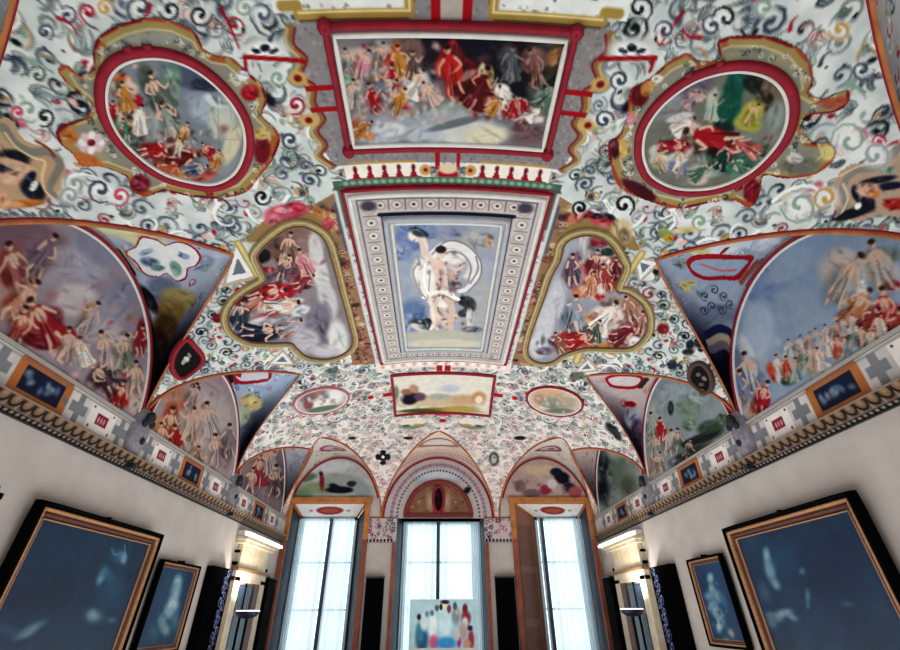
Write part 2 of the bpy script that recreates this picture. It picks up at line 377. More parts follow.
# the ground colour grows warm and rosy towards the windows
warm = np.clip((VV - 1.5) / 1.6, 0, 1)[..., None] * .8
cv.A = cv.A * (1 - warm) + hx('#ddccc4') * warm
cv.mottle(.05, .05); cv.mottle(.30, .10, '#b7c4c2')
rng = np.random.default_rng(5)
def spiral(x, y, r, a0, turns, sgn, n=13):
    t = np.linspace(0, 1, n); rr = r * (1 - t) ** .8 + r * .12; a = a0 + sgn * t * turns * 2 * PI
    return np.stack([x + rr * np.cos(a), y + rr * np.sin(a)], 1)
def both(f):
    f(1); f(-1)
def leaf(p, w, lc, al=.95):
    cv.line(p, w + .0045, '#2b3036', al * .55, .003); cv.line(p, w, lc, al, .001)
    q = p + [w * .18, -w * .18]; cv.line(q[:-1], w * .35, OFFW, al * .45, .001)
def motif(x, y, r, rg, far):
    """one curling acanthus scroll with its leaves, mirrored about the crown"""
    a0 = rg.uniform(0, 2 * PI); sg = 1 if rg.random() < .5 else -1; tn = rg.uniform(.8, 1.5); kind = rg.random()
    col = [SLATE, DKGR, SAGE, GREY, SLATE, '#5f7078', DKGR, OCH, '#3c4654', CRIM, SLATE, '#6c7c70'][int(rg.integers(12))]
    if far > .4 and rg.random() < .45: col = [ROSE, '#b98a7c', CRIM, GREY, '#a9a2a0'][int(rg.integers(5))]
    lp = [SAGE, SLATE, GREY, '#a8b9b0', '#7d8f92', PINK, '#5b6a72', '#9db0a6', '#b0a58c', '#88a08e']
    fan = rg.uniform(0, 2 * PI); nl = int(rg.integers(3, 7)); base = lp[int(rg.integers(len(lp)))]
    leaves = [(fan + (i - nl / 2) * rg.uniform(.35, .6), rg.uniform(.9, 1.7), sg * rg.uniform(.3, 1.1), base if rg.random() < .7 else lp[int(rg.integers(len(lp)))]) for i in range(nl)]
    dots = [(rg.normal() * r, rg.normal() * r, rg.uniform(.12, .34) * r, [CRIM, SLATE, OCH, ROSE, NAVY, SAGE, PINK, DKGR][int(rg.integers(8))], rg.random() * PI) for _ in range(int(rg.integers(0, 3)))]
    bw = rg.uniform(.2, .36) * r
    def draw(m):
        cv.ell(m * x, y, r * 1.3, r * .9, m * a0, OFFW if kind < .5 else '#b3bcbc', .5, .6)
        if kind < .7:
            for an, ln, bend, lc in leaves:
                t = np.linspace(0, 1, 6); aa = an + bend * t * 1.5; L0 = r * ln
                p = np.stack([m * (x + np.cos(an) * r * .3 + np.cos(aa) * L0 * t), y + np.sin(an) * r * .3 + np.sin(aa) * L0 * t], 1)
                leaf(p, bw * 1.3, lc)
        if kind > .3:
            s = spiral(x, y, r, a0, tn, sg); s[:, 0] *= m
            cv.line(s + .003, bw * .8, '#3a4048', .35, bw); cv.line(s, bw * .35, col, .95, bw * .9)
            cv.ell(s[-1, 0], s[-1, 1], bw * .8, bw * .8, 0, col, 1, .3)
        for dx, dy, dr, dc, da in dots: cv.ell(m * (x + dx), y + dy, dr * 1.5, dr, m * da, dc, .9, .3)
    both(draw)
sp = .058; yy = -.08
row = 0
while yy < 3.6:
    far = max(0, (yy - 1.5) / 1.6); xx = sp * .4 + (row % 2) * sp * .5
    while xx < 1.5:
        motif(xx + rng.normal() * .010, yy + rng.normal() * .010, rng.uniform(.018, .036) * (1 - .25 * far), rng, far)
        xx += sp * (1 - .2 * far)
    yy += sp * .88 * (1 - .2 * far); row += 1
# long white rinceaux running over the ground
for k in range(70):
    x, y = rng.uniform(.05, 1.3), rng.uniform(0, 3.3); a0 = rng.uniform(0, 6.28); r = rng.uniform(.04, .075)
    s = spiral(x, y, r, a0, rng.uniform(.4, .8), 1, 12)
    for m in (1, -1):
        q = s.copy(); q[:, 0] *= m; cv.line(q, .014, '#e4e6e0', .8, .004); q2 = q + .006; cv.line(q2, .003, '#7e8a8c', .7, .002)
hz = warm * .58; cv.A = cv.A * (1 - hz) + hx('#dcccc6') * hz  # pale haze painted over the ornament, stronger towards the windows
# ---- ornament that belongs to particular places of the vault
def rect(a0, a1, v0, v1, col, al=1): cv.poly([(a0, v0), (a1, v0), (a1, v1), (a0, v1)], col, al)
def speck(a0, a1, v0, v1, cols, n, r0=.003, r1=.007, al=.7):
    for k in range(n): cv.ell(rng.uniform(a0, a1), rng.uniform(v0, v1), rng.uniform(r0, r1), rng.uniform(r0, r1), 0, cols[k % len(cols)], al, .4)
# white strips with navy scrolls above the great panel
for m in (-1, 1):
    rect(min(m * .09, m * .36), max(m * .09, m * .36), .22, .412, '#dcdfda')
    for k in range(7): cv.line(spiral(m * (.12 + k * .032), .355 + .012 * (k % 2), .020, rng.uniform(0, 6), 1, m, 9), .004, NAVY if k % 2 else SLATE, .9, .010)
# mosaic ground round the great panel
cv.poly([(-.33, .43), (-.085, .43), (-.06, .36), (.06, .36), (.085, .43), (.33, .43), (.345, .50), (.32, .60), (.335, .70), (.31, .775), (-.31, .775), (-.335, .70), (-.32, .60), (-.345, .50)], '#8f8c8c')
speck(-.32, .32, .40, .77, ['#9c9a96', '#77757a', '#948c84', '#a8a6a0', '#7d7274'], 1500, .002, .005)
for m in (-1, 1):
    cv.line([(m * .085, .375), (m * .085, .418), (m * .31, .418), (m * .31, .40), (m * .34, .40)], .020, '#a88f50'); cv.line([(m * .085, .375), (m * .085, .413), (m * .31, .413)], .005, '#e0cf94')
    cv.line([(m * .31, .428), (m * .09, .428)], .004, '#5d4a34')
    pth = smooth([(m * .335, .44), (m * .345, .47), (m * .325, .50), (m * .345, .535), (m * .32, .56), (m * .33, .60), (m * .315, .64), (m * .34, .67), (m * .325, .71), (m * .345, .74), (m * .315, .775)], False, 5)
    cv.line(pth, .020, '#8f7650'); cv.line(pth + [m * .006, 0], .007, '#b9a67c'); cv.line(pth - [m * .011, 0], .005, '#8c1e34')
    for v in (.565, .615): rect(min(m * .27, m * .335), max(m * .27, m * .335), v - .007, v + .007, '#a8122e')
    for v in (.54, .64): cv.ell(m * .345, v, .022, .016, 0, '#c9a566', 1, .2); cv.ell(m * .345, v, .009, .008, 0, '#7c1a30', 1, .3)
for m in (-1, 1):
    rect(min(m * .022, m * .042), max(m * .022, m * .042), .25, .44, '#a8122e'); rect(min(m * .022, m * .034), max(m * .022, m * .034), .73, .80, '#a8122e')
rect(-.022, .022, .30, .425, '#b3aaa0'); cv.ell(0, .815, .028, .020, 0, '#a8122e', 1, .15); cv.ell(0, .795, .026, .018, 0, '#d2c2a4', 1, .2)
# fringe of tassels, then a green moulding
for m in (-1, 1):
    rect(min(m * .05, m * .285), max(m * .05, m * .285), .775, .822, '#e2ddd2'); cv.line([(m * .09, .772), (m * .27, .772)], .007, '#bb9a50')
    cv.ell(m * .062, .80, .016, .018, 0, '#c19a62', 1, .2); cv.ell(m * .062, .80, .006, .007, 0, '#8c2a30', 1, .2)
    for k in range(5):
        x = m * (.095 + k * .040); cv.poly([(x - .012, .822), (x, .785), (x + .012, .822)], '#a3203a'); cv.ell(x, .790, .006, .010, 0, '#7c1830', 1, .3); cv.line([(x - .02, .823), (x + .02, .823)], .006, '#a3203a')
rect(-.325, .325, .824, .846, '#587c6c')
for k in range(30): cv.ell(-.31 + k * .0214, .835, .008, .007, 0, '#8fae98', .9, .3)
cv.line([(-.325, .849), (.325, .849)], .006, '#8c1a32')
for m in (-1, 1): rect(min(m * .305, m * .325), max(m * .305, m * .325), .824, 1.0, '#56705f', .9)
# bands beside the stucco panel
for m in (-1, 1):
    cv.poly([(m * .322, .86), (m * .40, .90), (m * .42, 1.1), (m * .415, 1.5), (m * .44, 1.86), (m * .33, 1.89)], '#9a7c62')
    for k in range(110):
        v = rng.uniform(.9, 1.86); a = m * rng.uniform(.335, .41); cv.ell(a, v, rng.uniform(.008, .02), rng.uniform(.006, .018), rng.uniform(0, 3), ['#8c3c44', '#b8a07c', '#6c3a3c', '#bfa894', '#4a3e3c', '#a8745c', '#a85660', '#5d6458'][k % 8], .8, .5); cv.line(spiral(a, v, .013, k, .9, 1, 7), .003, ['#5c3030', '#d8c4a0', '#3c3430'][k % 3], .8, .005)
    cv.line([(m * .322, .86), (m * .322, 1.88)], .010, '#c8cccc'); cv.line([(m * .333, .9), (m * .333, 1.1)], .008, '#5c6a7c')
# lace fringe and red tabs between stucco panel and the small landscape
rect(-.33, .33, 1.885, 1.965, '#ddd0c8')
for k in range(24): cv.ell(-.30 + k * .026, 1.93, .008, .018, 0, ['#c9a5a0', '#e9e4dc'][k % 2], .9, .4)
for v0, v1 in ((1.895, 1.915), (1.95, 2.01)):
    for m in (-1, 1): rect(min(m * .005, m * .035), max(m * .005, m * .035), v0, v1, '#b0142e')
for m in (-1, 1):
    rect(min(m * .28, m * .33), max(m * .28, m * .33), 2.22, 2.26, '#b0142e'); cv.ell(m * .40, 2.24, .016, .022, 0, '#c0182e', 1, .2); cv.ell(m * .47, 2.24, .010, .014, 0, '#c04050', 1, .3)
    cv.ell(m * .18, 2.60, .085, .05, 0, '#7c8a74', 1, .15); cv.ell(m * .18, 2.575, .085, .042, 0, '#d8cdc4', 1, .12); cv.ell(m * .15, 2.61, .03, .012, 0, '#b8954c', .9, .3); cv.ell(m * .22, 2.61, .025, .012, 0, '#4c6a50', .9, .3)
cv.ell(0, 2.57, .02, .02, 0, '#b8142c', 1, .2); cv.line([(-.03, 2.50), (.03, 2.50)], .03, '#b8142c')
rect(-.30, .30, 2.492, 2.502, '#c4a9a4')
for x in (265, 632):
    cv.E(x, 50, 24, 13, 0, '#b9bdb8'); cv.E(x, 52, 20, 10, 0, '#e2e4de'); cv.many([(x, 48, 5, 4, 0, '#252a38'), (x - 9, 51, 5, 2.5, 20, '#2c3444'), (x + 9, 51, 5, 2.5, -20, '#2c3444')]); cv.L([(x - 24, 58), (x + 24, 59)], 2, '#4c6c60')
# the two long red rods and the fans above them
for m, P0 in ((-1, [(245, 57), (303, 61)]), (1, [(601, 59), (655, 58)])):
    cv.L(P0, 5, '#a01028'); cv.L([P0[0] if m < 0 else P0[1], (246, 70) if m < 0 else (650, 71)], 4, '#a01028')
cv.L([(221, 9), (229, 24), (239, 48)], 4.5, '#9c1c34', 1, 2); cv.L([(683, 12), (672, 28), (660, 45)], 4.5, '#9c1c34', 1, 2)
# strapwork shoulders and pink shells of the quatrefoil scenes
for sx, P0 in ((-1, [(248, 240), (262, 222), (285, 209), (306, 210), (328, 226), (334, 240), (318, 230), (300, 221), (282, 225), (266, 240)]), (1, [(640, 250), (628, 230), (612, 218), (592, 214), (574, 222), (556, 240), (572, 238), (590, 229), (606, 231), (622, 246)])):
    cv.G([(x, y) for x, y in P0], '#9a8058', 1, 3)
cv.many([(286, 212, 22, 8, -8, '#b8566a'), (296, 208, 10, 6, 0, '#c4465c'), (272, 219, 8, 6, -30, '#c9707c'), (283, 210, 9, 3, 0, '#dc98a0'), (321, 214, 10, 5, 30, '#b07a4c'), (328, 224, 6, 6, 0, '#b8525c'),
         (602, 220, 12, 6, 10, '#c0525c'), (596, 216, 7, 3, 0, '#2a2a3c'), (610, 217, 6, 3, 20, '#2c2430'), (622, 232, 11, 12, 0, '#c3b08a'), (624, 236, 6, 8, 0, '#8c7c5c'), (586, 214, 8, 4, 0, '#8c2c3c'), (575, 218, 8, 5, -20, '#c07460')])
for P0 in ([(236, 247), (254, 276), (226, 283)], [(283, 352), (293, 364), (270, 364)], [(657, 263), (640, 280), (636, 258)], [(588, 360), (596, 370), (576, 372)]):
    cx, cy = np.mean(P0, 0); cv.G([(cx + (x - cx) * 1.35, cy + (y - cy) * 1.35) for x, y in P0], '#b3a48e'); cv.G(P0, '#d8dad8'); cv.G([(cx + (x - cx) * .5, cy + (y - cy) * .5) for x, y in P0], '#747a84')
for P0 in ([(238, 243), (258, 277)], [(642, 253), (622, 283)], [(296, 343), (302, 357)], [(583, 346), (576, 362)]): cv.L(P0, 7, '#ab9c66'); cv.L(P0, 3, '#cdbf8a')
# heavy fluttering bands in the outer corners
cv.G([(2, 118), (14, 122), (22, 138), (40, 146), (58, 152), (66, 168), (62, 186), (70, 200), (50, 198), (28, 204), (8, 202), (-6, 190), (-6, 130)], '#b59a7c', 1, 3)
cv.many([(14, 158, 16, 8, 10, '#1d2433'), (6, 168, 8, 6, 0, '#2a3040'), (18, 166, 22, 5, 20, '#c9a68c'), (12, 178, 12, 7, 0, '#cfa68a'), (33, 190, 14, 9, 35, '#20283c'), (30, 178, 5, 8, 40, '#283044'), (34, 186, 3, 6, 30, '#d6d8d4'), (22, 204, 24, 4, -5, '#c07838'), (10, 205, 14, 4, 0, '#cfa07c'), (2, 196, 6, 8, 0, '#c99a78')])
cv.L([(4, 128), (14, 142), (32, 152), (48, 152), (60, 164), (54, 178), (50, 190), (62, 200)], 11, '#85827a', 1, 6); cv.L([(5, 133), (16, 147), (34, 158), (45, 162), (42, 178), (46, 192), (58, 202)], 2.2, '#dcc69c'); cv.L([(36, 141), (48, 148), (54, 156)], 3, '#8c3c34')
cv.G([(900, 152), (880, 164), (852, 164), (836, 178), (830, 196), (838, 212), (856, 222), (880, 214), (905, 214)], '#b39c88', 1, 3)
cv.many([(850, 214, 20, 5, -15, '#161c30'), (866, 204, 9, 9, 0, '#1b2238'), (857, 194, 5, 9, -20, '#232a3c'), (878, 180, 18, 3.5, -10, '#1a2236'), (890, 186, 14, 4, -8, '#202844'), (868, 190, 12, 7, 0, '#cfa38c'), (874, 194, 6, 4, 0, '#c08050'), (895, 204, 12, 6, 0, '#a8342c'), (858, 206, 4, 3, -40, '#dfe0dc'), (885, 170, 12, 3, 0, '#8fa89c')])
cv.L([(896, 150), (880, 166), (858, 170), (846, 180), (842, 194), (846, 206), (836, 216)], 11, '#8e8a82', 1, 5); cv.L([(884, 162), (860, 166), (840, 176)], 2, '#dccba8'); cv.L([(843, 184), (848, 198), (842, 212)], 2.4, '#c8bfa6')
# bold curls and blossoms picked out around the ovals
for x, y, r, a0, sg, col in [(28, 110, 13, 0, 1, SAGE), (45, 117, 9, 2, -1, DKGR), (18, 112, 7, 1, 1, ROSE), (38, 75, 9, 3, 1, '#5d6a62'), (45, 32, 8, 1, -1, SLATE), (68, 16, 9, 4, 1, SLATE), (88, 12, 8, 2, 1, CRIM), (105, 8, 8, 0, -1, OCH), (140, 8, 14, 1, 1, SLATE), (170, 10, 10, 3, -1, DKGR), (200, 15, 11, 0, 1, DKGR), (262, 14, 12, 2, 1, '#56647a'), (245, 8, 9, 5, -1, SAGE), (230, 65, 6, 1, 1, GREY),
                          (100, 190, 12, 1, 1, SLATE), (75, 184, 10, 4, -1, SAGE), (70, 196, 9, 2, 1, GREY), (120, 196, 9, 2, -1, ROSE), (262, 197, 8, 0, 1, DKGR), (290, 140, 8, 1, 1, SLATE), (296, 105, 9, 2, -1, CRIM), (278, 78, 8, 0, 1, SAGE), (640, 8, 12, 1, -1, NAVY), (665, 30, 9, 3, 1, SLATE), (725, 18, 13, 2, 1, DKGR), (712, 26, 10, 5, -1, SLATE), (765, 8, 10, 1, 1, SAGE), (840, 30, 10, 3, -1, OCH), (862, 70, 9, 1, 1, SLATE),
                          (860, 137, 10, 2, 1, CRIM), (878, 142, 7, 0, -1, CRIM), (850, 140, 17, 3, 1, SAGE), (875, 155, 13, 1, -1, GREY), (808, 202, 10, 1, 1, CRIM), (800, 206, 17, 3, -1, SAGE), (826, 198, 11, 2, 1, OCH), (624, 205, 10, 1, -1, DKGR), (620, 80, 9, 2, 1, SLATE), (604, 120, 9, 0, -1, SLATE), (700, 222, 8, 1, 1, SAGE), (580, 208, 7, 2, 1, DKGR)]:
    cv.E(x, y, r * 1.15, r * .95, 0, '#dcdfda', .8, .4); t = np.linspace(0, 1, 12); rr = r * (1 - t) ** .8 + r * .15; a = a0 + sg * t * 7
    cv.L(list(zip(x + rr * np.cos(a), y + rr * np.sin(a))), 1.6, col, 1, 4.2, sm=1); cv.E(x + rr[-1] * math.cos(a[-1]), y + rr[-1] * math.sin(a[-1]), 2.4, 2.4, 0, col)
for x, y, dx, dy, col in [(40, 55, 30, 22, '#8c8c78'), (58, 18, 20, 18, '#a82840'), (150, 5, -8, 14, '#9c2038'), (75, 50, -6, -20, '#8a7456'), (45, 95, 12, 8, SAGE), (30, 60, 8, 12, SAGE), (820, 65, 12, -14, SLATE), (850, 85, 16, 14, SAGE), (790, 30, 8, -14, '#a81e38'), (700, 38, -18, -8, '#9c3048'), (270, 40, 12, -10, SLATE), (205, 35, -12, -10, SLATE)]:
    cv.L([(x, y), (x + dx * .5 + dy * .15, y + dy * .5 - dx * .15), (x + dx, y + dy)], 5, col, .95, 1)
for k in range(7): a = k * .9; cv.E(91 + 8 * math.cos(a), 143 + 6 * math.sin(a), 4.5, 3.5, 0, ['#e0d8d4', '#d2c2c0'][k % 2]); 
# crowns, black knots and small beasts in the far field
cv.many([(383, 457, 4, 4, 0, DKGR), (378, 457, 2.5, 3, 0, DKGR), (388, 457, 2.5, 3, 0, DKGR), (383, 452, 3, 2, 0, DKGR), (383, 463, 3, 2, 0, DKGR), (383, 457, 1.6, 1.6, 0, '#d9d6d0'), (494, 459, 5, 7, 0, '#55565a'), (494, 459, 2.8, 4.5, 0, '#b5b0aa'), (332, 371, 6, 3, 0, '#6c7c78'), (577, 376, 8, 4, -10, '#6c7468'),
         (613, 430, 9, 3.5, 45, '#1e222c'), (616, 434, 8, 3, 45, '#4a4c50'), (520, 438, 6, 2, 0, '#2c2c34'), (352, 438, 4, 1.5, 0, '#3c3c44'), (408, 438, 5, 1.5, 0, '#3a3a40'), (206, 268, 8, 6, 30, '#b0502c'), (204, 270, 4, 4, 0, '#c9803c'), (664, 233, 6, 5, 0, '#8c9c5c'), (668, 238, 5, 4, 0, '#c09c34'), (685, 230, 14, 3, -5, '#c8bc8c'), (219, 318, 7, 4.5, -10, '#7c1c30'), (663, 329, 6, 5, 0, '#7c1c2c'), (699, 343, 5, 5, 0, '#2c323c'), (690, 345, 4, 5, 0, '#2c323c'), (672, 365, 5, 5, 0, '#39404a'), (688, 352, 6, 3, 0, '#3c424a')])

# ---- web footprints are cut out of the main vault
WEBS = {}
Xg, Yg = np.sin(UU[:-1, :-1] + RES / 2), Y_of(VV[:-1, :-1] + RES / 2)
keep = np.ones(Xg.shape, bool)
for i in range(4):
    for sg in (-1, 1): WEBS[('s', i, sg)] = side_web(i, sg); keep &= ~WEBS[('s', i, sg)]['inside'](Xg, Yg)
for i in range(3): WEBS[('e', i)] = end_web(i); keep &= ~WEBS[('e', i)]['inside'](Xg, Yg)
ceil = grid('ceiling', Pmain(UU, VV), cv.A, keep, FRESCO); tag(ceil, kind='structure')
# rear half of the hall, behind the viewer: plain painted vault
A2, V2 = np.meshgrid(np.linspace(-PI / 2, PI / 2, 80), np.linspace(YB, -.1, 60))
kp = np.ones((59, 79), bool); Xc, Yc_ = np.sin((A2[:-1, :-1] + A2[1:, 1:]) / 2), (V2[:-1, :-1] + V2[1:, 1:]) / 2
for sg in (-1, 1): kp &= ~WEBS[('s', 0, sg)]['inside'](Xc, Yc_)
cb = np.empty(A2.shape + (3,)); cb[:] = hx('#c4c5bf')
tag(grid('ceiling', Pmain(A2, V2), cb, kp, FRESCO), kind='structure')
# ================================================================== WEBS AND LUNETTES
def web_paths(w):
    s = np.linspace(0.001, 1, 60); return np.stack([s, np.full(60, -PI / 2 + .001)], 1), np.stack([s, np.full(60, PI / 2 - .001)], 1)
def mk_web(key, label, paint, group, org=True, full=True):
    w = WEBS[key]; P = w['P']
    def loc(x, y):
        X, Y, _ = march(x, y, w['zf']); s, p = w['inv'](X, Y); return float(s), float(p)
    c = Cv(.001, 1, -PI / 2 + .001, PI / 2 - .001, 1 / 190, '#b9c0c8', loc, hash(key[1] * 7 + (key[2] if len(key) > 2 else 9)) % 999, PI / 240)
    paint(c)
    SS, PP = np.meshgrid(c.U, c.V); P0 = P(SS, PP)
    base = P(np.array(.02), np.array(0.)); root = empty('vault_spandrel', base, label, 'fresco', group)
    grid('painted_web', P0, c.A, None, FRESCO, root)
    bw = .016 if key[0] == 's' and key[1] < 2 else .012
    for q in web_paths(w):
        ribbon('rib', P, q, bw, .000, .006, ORG, root)
        Pn = P
        q2 = q.copy(); q2[:, 1] *= .985
        ribbon('red_line', P, q2[2:], bw * .55, .002, .006, RED, root)
    return root, c
def wb(c, base, tint, n=60, pal=(SLATE, SAGE, CRIM, OCH, OFFW, GREY), dark=0, sc=1.0):
    c.A[:] = hx(base); c.mottle(.35, .2, tint); r = c.rng
    for k in range(n):
        x, y = r.uniform(.1, 1), r.uniform(-1.5, 1.5); z = r.uniform(.02, .05) * sc; col = pal[int(r.integers(len(pal)))]
        s = spiral(x, y, z, r.uniform(0, 6.3), r.uniform(.5, 1.2), 1 if r.random() < .5 else -1, 9); s[:, 1] = y + (s[:, 1] - y) * 2.2
        c.line(s, .010, col, .8, .018)
        if r.random() < .5: c.ell(x + z, y, .012, .03, 0, pal[int(r.integers(len(pal)))], .8, .4)
    if dark:                                   # shadow painted into the narrow feet of the web
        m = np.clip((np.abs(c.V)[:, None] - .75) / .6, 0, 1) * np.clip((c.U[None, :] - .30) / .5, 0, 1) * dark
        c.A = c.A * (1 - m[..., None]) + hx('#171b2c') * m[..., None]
def p_web1L(c):
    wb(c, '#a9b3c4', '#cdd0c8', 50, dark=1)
    c.ell(.75, -.35, .22, .35, 0, '#d2cfa4', .95, .4); c.ell(.62, -.15, .10, .14, 0, '#dcd7b0', .9, .4); c.ell(.8, -.95, .16, .22, 0, '#8f9fba', .8, .5); c.ell(.5, -.75, .12, .25, 0, '#9fb0c4', .8, .5)
    c.many([(80, 224, 22, 6, 5, '#d6d3a8'), (110, 226, 30, 7, 12, '#d9d7b4'), (150, 240, 14, 5, 20, '#c9b48c'), (105, 240, 22, 7, 25, '#8fa0b8'), (128, 250, 16, 7, 40, '#a8b4c6'),
            (165, 290, 16, 14, 20, '#6f7c92'), (180, 300, 16, 12, 0, '#a89a66'), (172, 312, 14, 14, 30, '#8a7448'), (165, 330, 12, 18, 20, '#5a4630'), (158, 350, 10, 22, 15, '#3a2c28'),
            (150, 300, 5, 16, -30, '#25242e'), (150, 385, 9, 34, 10, '#14141f'), (143, 410, 8, 30, 10, '#10101a'), (205, 262, 10, 8, 0, '#8895a8')])  # the dark browns paint the shadow running down to the web foot
    cl = [(127, 253), (137, 247), (143, 238), (157, 241), (166, 246), (180, 243), (192, 248), (199, 257), (195, 265), (187, 268), (185, 277), (176, 280), (167, 273), (158, 276), (145, 273), (137, 262)]
    c.G([(q[0] + (q[0] - 163) * .07, q[1] + (q[1] - 260) * .09) for q in cl], '#a81a38', 1, 4); c.G(cl, '#dfe2e0', 1, 4)
    c.many([(150, 262, 10, 5, 10, '#8b9db6'), (158, 268, 7, 3, 0, '#6d8f88'), (176, 268, 8, 5, 60, '#7fa092'), (184, 256, 6, 3, 20, '#90a3ba'), (146, 252, 7, 3, -20, '#9fb0c4')])
    c.L([(118, 250), (124, 262), (134, 274)], 5, '#2a2c2c'); c.L([(114, 252), (120, 264), (131, 277)], 1.5, '#b98a50'); c.L([(122, 246), (129, 260), (140, 272)], 1.5, '#b98a50')
def p_web1R(c):
    wb(c, '#9da9bd', '#c9ced4', 50, dark=1)
    c.many([(720, 245, 26, 9, -10, '#cfd4d8'), (760, 243, 24, 7, 0, '#c4ccd6'), (800, 240, 24, 6, 0, '#b9c3d2'), (700, 252, 10, 5, 0, '#c3c08e'), (680, 262, 9, 5, 20, '#8e9a98'),
            (712, 300, 20, 14, 20, '#a4adba'), (718, 314, 18, 10, 0, '#7c879a'), (688, 286, 9, 6, 0, '#c9bd7e'), (700, 290, 10, 6, 0, '#9aa7b6'), (725, 352, 13, 16, 10, '#232a44'), (728, 375, 10, 22, 0, '#151a30'), (728, 400, 9, 20, 0, '#10131f')])
    for q in [(705, 296), (714, 290), (724, 296), (712, 306), (722, 310), (704, 310), (730, 304)]:
        c.L([(q[0] + (5 - k * .45) * math.cos(k * .8 + q[0]), q[1] + (5 - k * .45) * math.sin(k * .8 + q[0])) for k in range(10)], 1.0, '#4d5870', .9, 2.2)
    c.L([(706, 336), (718, 329), (730, 333)], 5, '#2d3858'); c.L([(708, 344), (719, 338), (730, 342)], 4, '#b7aa98'); c.L([(709, 350), (720, 345), (729, 348)], 3, '#7c7480')
    cl = [(686, 263), (692, 256), (705, 254), (720, 254), (735, 255), (754, 256), (748, 268), (738, 280), (722, 280), (704, 280), (692, 274)]
    c.G(cl, '#a81a38', 1, 4); c.G([(q[0] * .84 + 114.4, q[1] * .62 + 101.8) for q in cl[:9]] + [(704, 276), (693, 270)], '#9aaabd', 1, 3)
    c.L([(700, 264), (718, 270), (735, 270)], 2.5, '#c07880'); c.L([(722, 253), (727, 248)], 3, '#a81a38')
    c.G([(738, 281), (742, 286), (768, 262), (766, 258), (756, 260)], '#8a6f62'); c.L([(740, 284), (757, 262)], 1.5, '#b01c34'); c.L([(746, 286), (770, 260)], 1.5, '#b01c34')
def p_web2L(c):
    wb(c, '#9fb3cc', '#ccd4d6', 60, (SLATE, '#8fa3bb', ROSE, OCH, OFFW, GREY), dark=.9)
    c.many([(252, 403, 11, 9, 0, '#c9bd8a'), (253, 402, 4, 4, 0, '#e0d08a'), (242, 415, 8, 10, 0, '#b9c2a8'), (222, 372, 10, 4, 0, '#c9c8b4'), (262, 380, 10, 5, 0, '#c2ccd2')])
    cl = [(232, 376), (240, 371), (255, 367), (268, 368), (272, 374), (266, 381), (250, 384), (238, 384)]
    c.G(cl, '#a82a44', 1, 3); c.G([(q[0] * .82 + 45.4, q[1] * .62 + 142.5) for q in cl], '#c9ccd4', 1, 3); c.L([(222, 374), (228, 384)], 2.5, '#39463a')
def p_web2R(c):
    wb(c, '#c5b6b6', '#b4bccb', 60, (ROSE, '#9da7bb', CRIM, OCH, OFFW, GREY), dark=.8)
    cl = [(605, 378), (615, 374), (632, 374), (644, 378), (638, 388), (622, 389), (609, 386)]
    c.G(cl, '#b01c38', 1, 3); c.G([(q[0] * .82 + 112.3, q[1] * .62 + 144.8) for q in cl], '#d3c9ca', 1, 3); c.G([(645, 377), (650, 379), (642, 389), (637, 388)], '#51403a')
    c.many([(630, 404, 6, 3, 10, '#b01c38'), (632, 420, 8, 10, 0, '#a9b0c4'), (636, 432, 6, 12, 0, '#5a4560')])
def p_plain(b, t, d=.5, pal=(SLATE, ROSE, CRIM, OCH, OFFW, GREY)):
    return lambda c: wb(c, b, t, 60, pal, dark=d)
def p_endside(c):
    wb(c, '#cdc6bf', '#a9b4c2', 60, (SLATE, ROSE, OCH, OFFW, GREY, '#9fb0a8'), sc=.9)
    c.A[:] = c.A
    c.ell(.55, 0, .16, .42, 0, '#8a2c3c', .9, .1); c.ell(.55, 0, .11, .33, 0, '#b9a8ac', 1, .2); c.ell(.57, .1, .05, .12, 0, '#6d6a78', .8, .3)
def p_endmid(c):
    c.A[:] = hx('#d8c6b8'); c.mottle(.25, .2, '#c0a890')
    m = (c.V[:, None] * 0 + c.U[None, :])
    for k in range(46):                      # rosettes on the curved band
        ph = -1.5 + 3 * k / 45; 
        for s_, col in ((.95, '#b8788a'), (.84, '#8c93a4'), (.74, '#c7a070')): c.ell(s_, ph, .022, .028, 0, col, .9, .4); 
        c.ell(.895, ph + .03, .014, .016, 0, '#7c3d4e', .9, .4)
    c.ell(.42, 0, .17, .75, 0, '#8c5a50', .8, .1); c.ell(.42, 0, .12, .6, 0, '#cfcac6', 1, .2)
G1, G2, G3 = 'fresco webs of the vault beside the side walls', 'fresco webs of the vault over the windows', None
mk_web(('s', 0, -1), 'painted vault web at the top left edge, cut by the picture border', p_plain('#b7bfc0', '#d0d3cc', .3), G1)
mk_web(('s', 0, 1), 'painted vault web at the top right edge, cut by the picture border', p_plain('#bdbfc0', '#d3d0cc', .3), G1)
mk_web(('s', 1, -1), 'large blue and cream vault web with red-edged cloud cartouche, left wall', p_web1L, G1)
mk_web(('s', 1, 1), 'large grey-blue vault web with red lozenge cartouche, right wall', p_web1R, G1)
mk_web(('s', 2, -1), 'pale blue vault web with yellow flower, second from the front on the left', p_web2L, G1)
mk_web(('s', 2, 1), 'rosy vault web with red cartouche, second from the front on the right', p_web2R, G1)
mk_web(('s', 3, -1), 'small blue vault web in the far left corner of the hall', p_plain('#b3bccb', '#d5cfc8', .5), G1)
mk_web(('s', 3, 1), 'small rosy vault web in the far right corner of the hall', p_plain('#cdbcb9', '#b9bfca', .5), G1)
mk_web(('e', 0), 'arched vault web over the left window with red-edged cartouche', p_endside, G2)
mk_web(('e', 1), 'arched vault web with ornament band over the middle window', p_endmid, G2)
mk_web(('e', 2), 'arched vault web over the right window with red-edged cartouche', p_endside, G2)
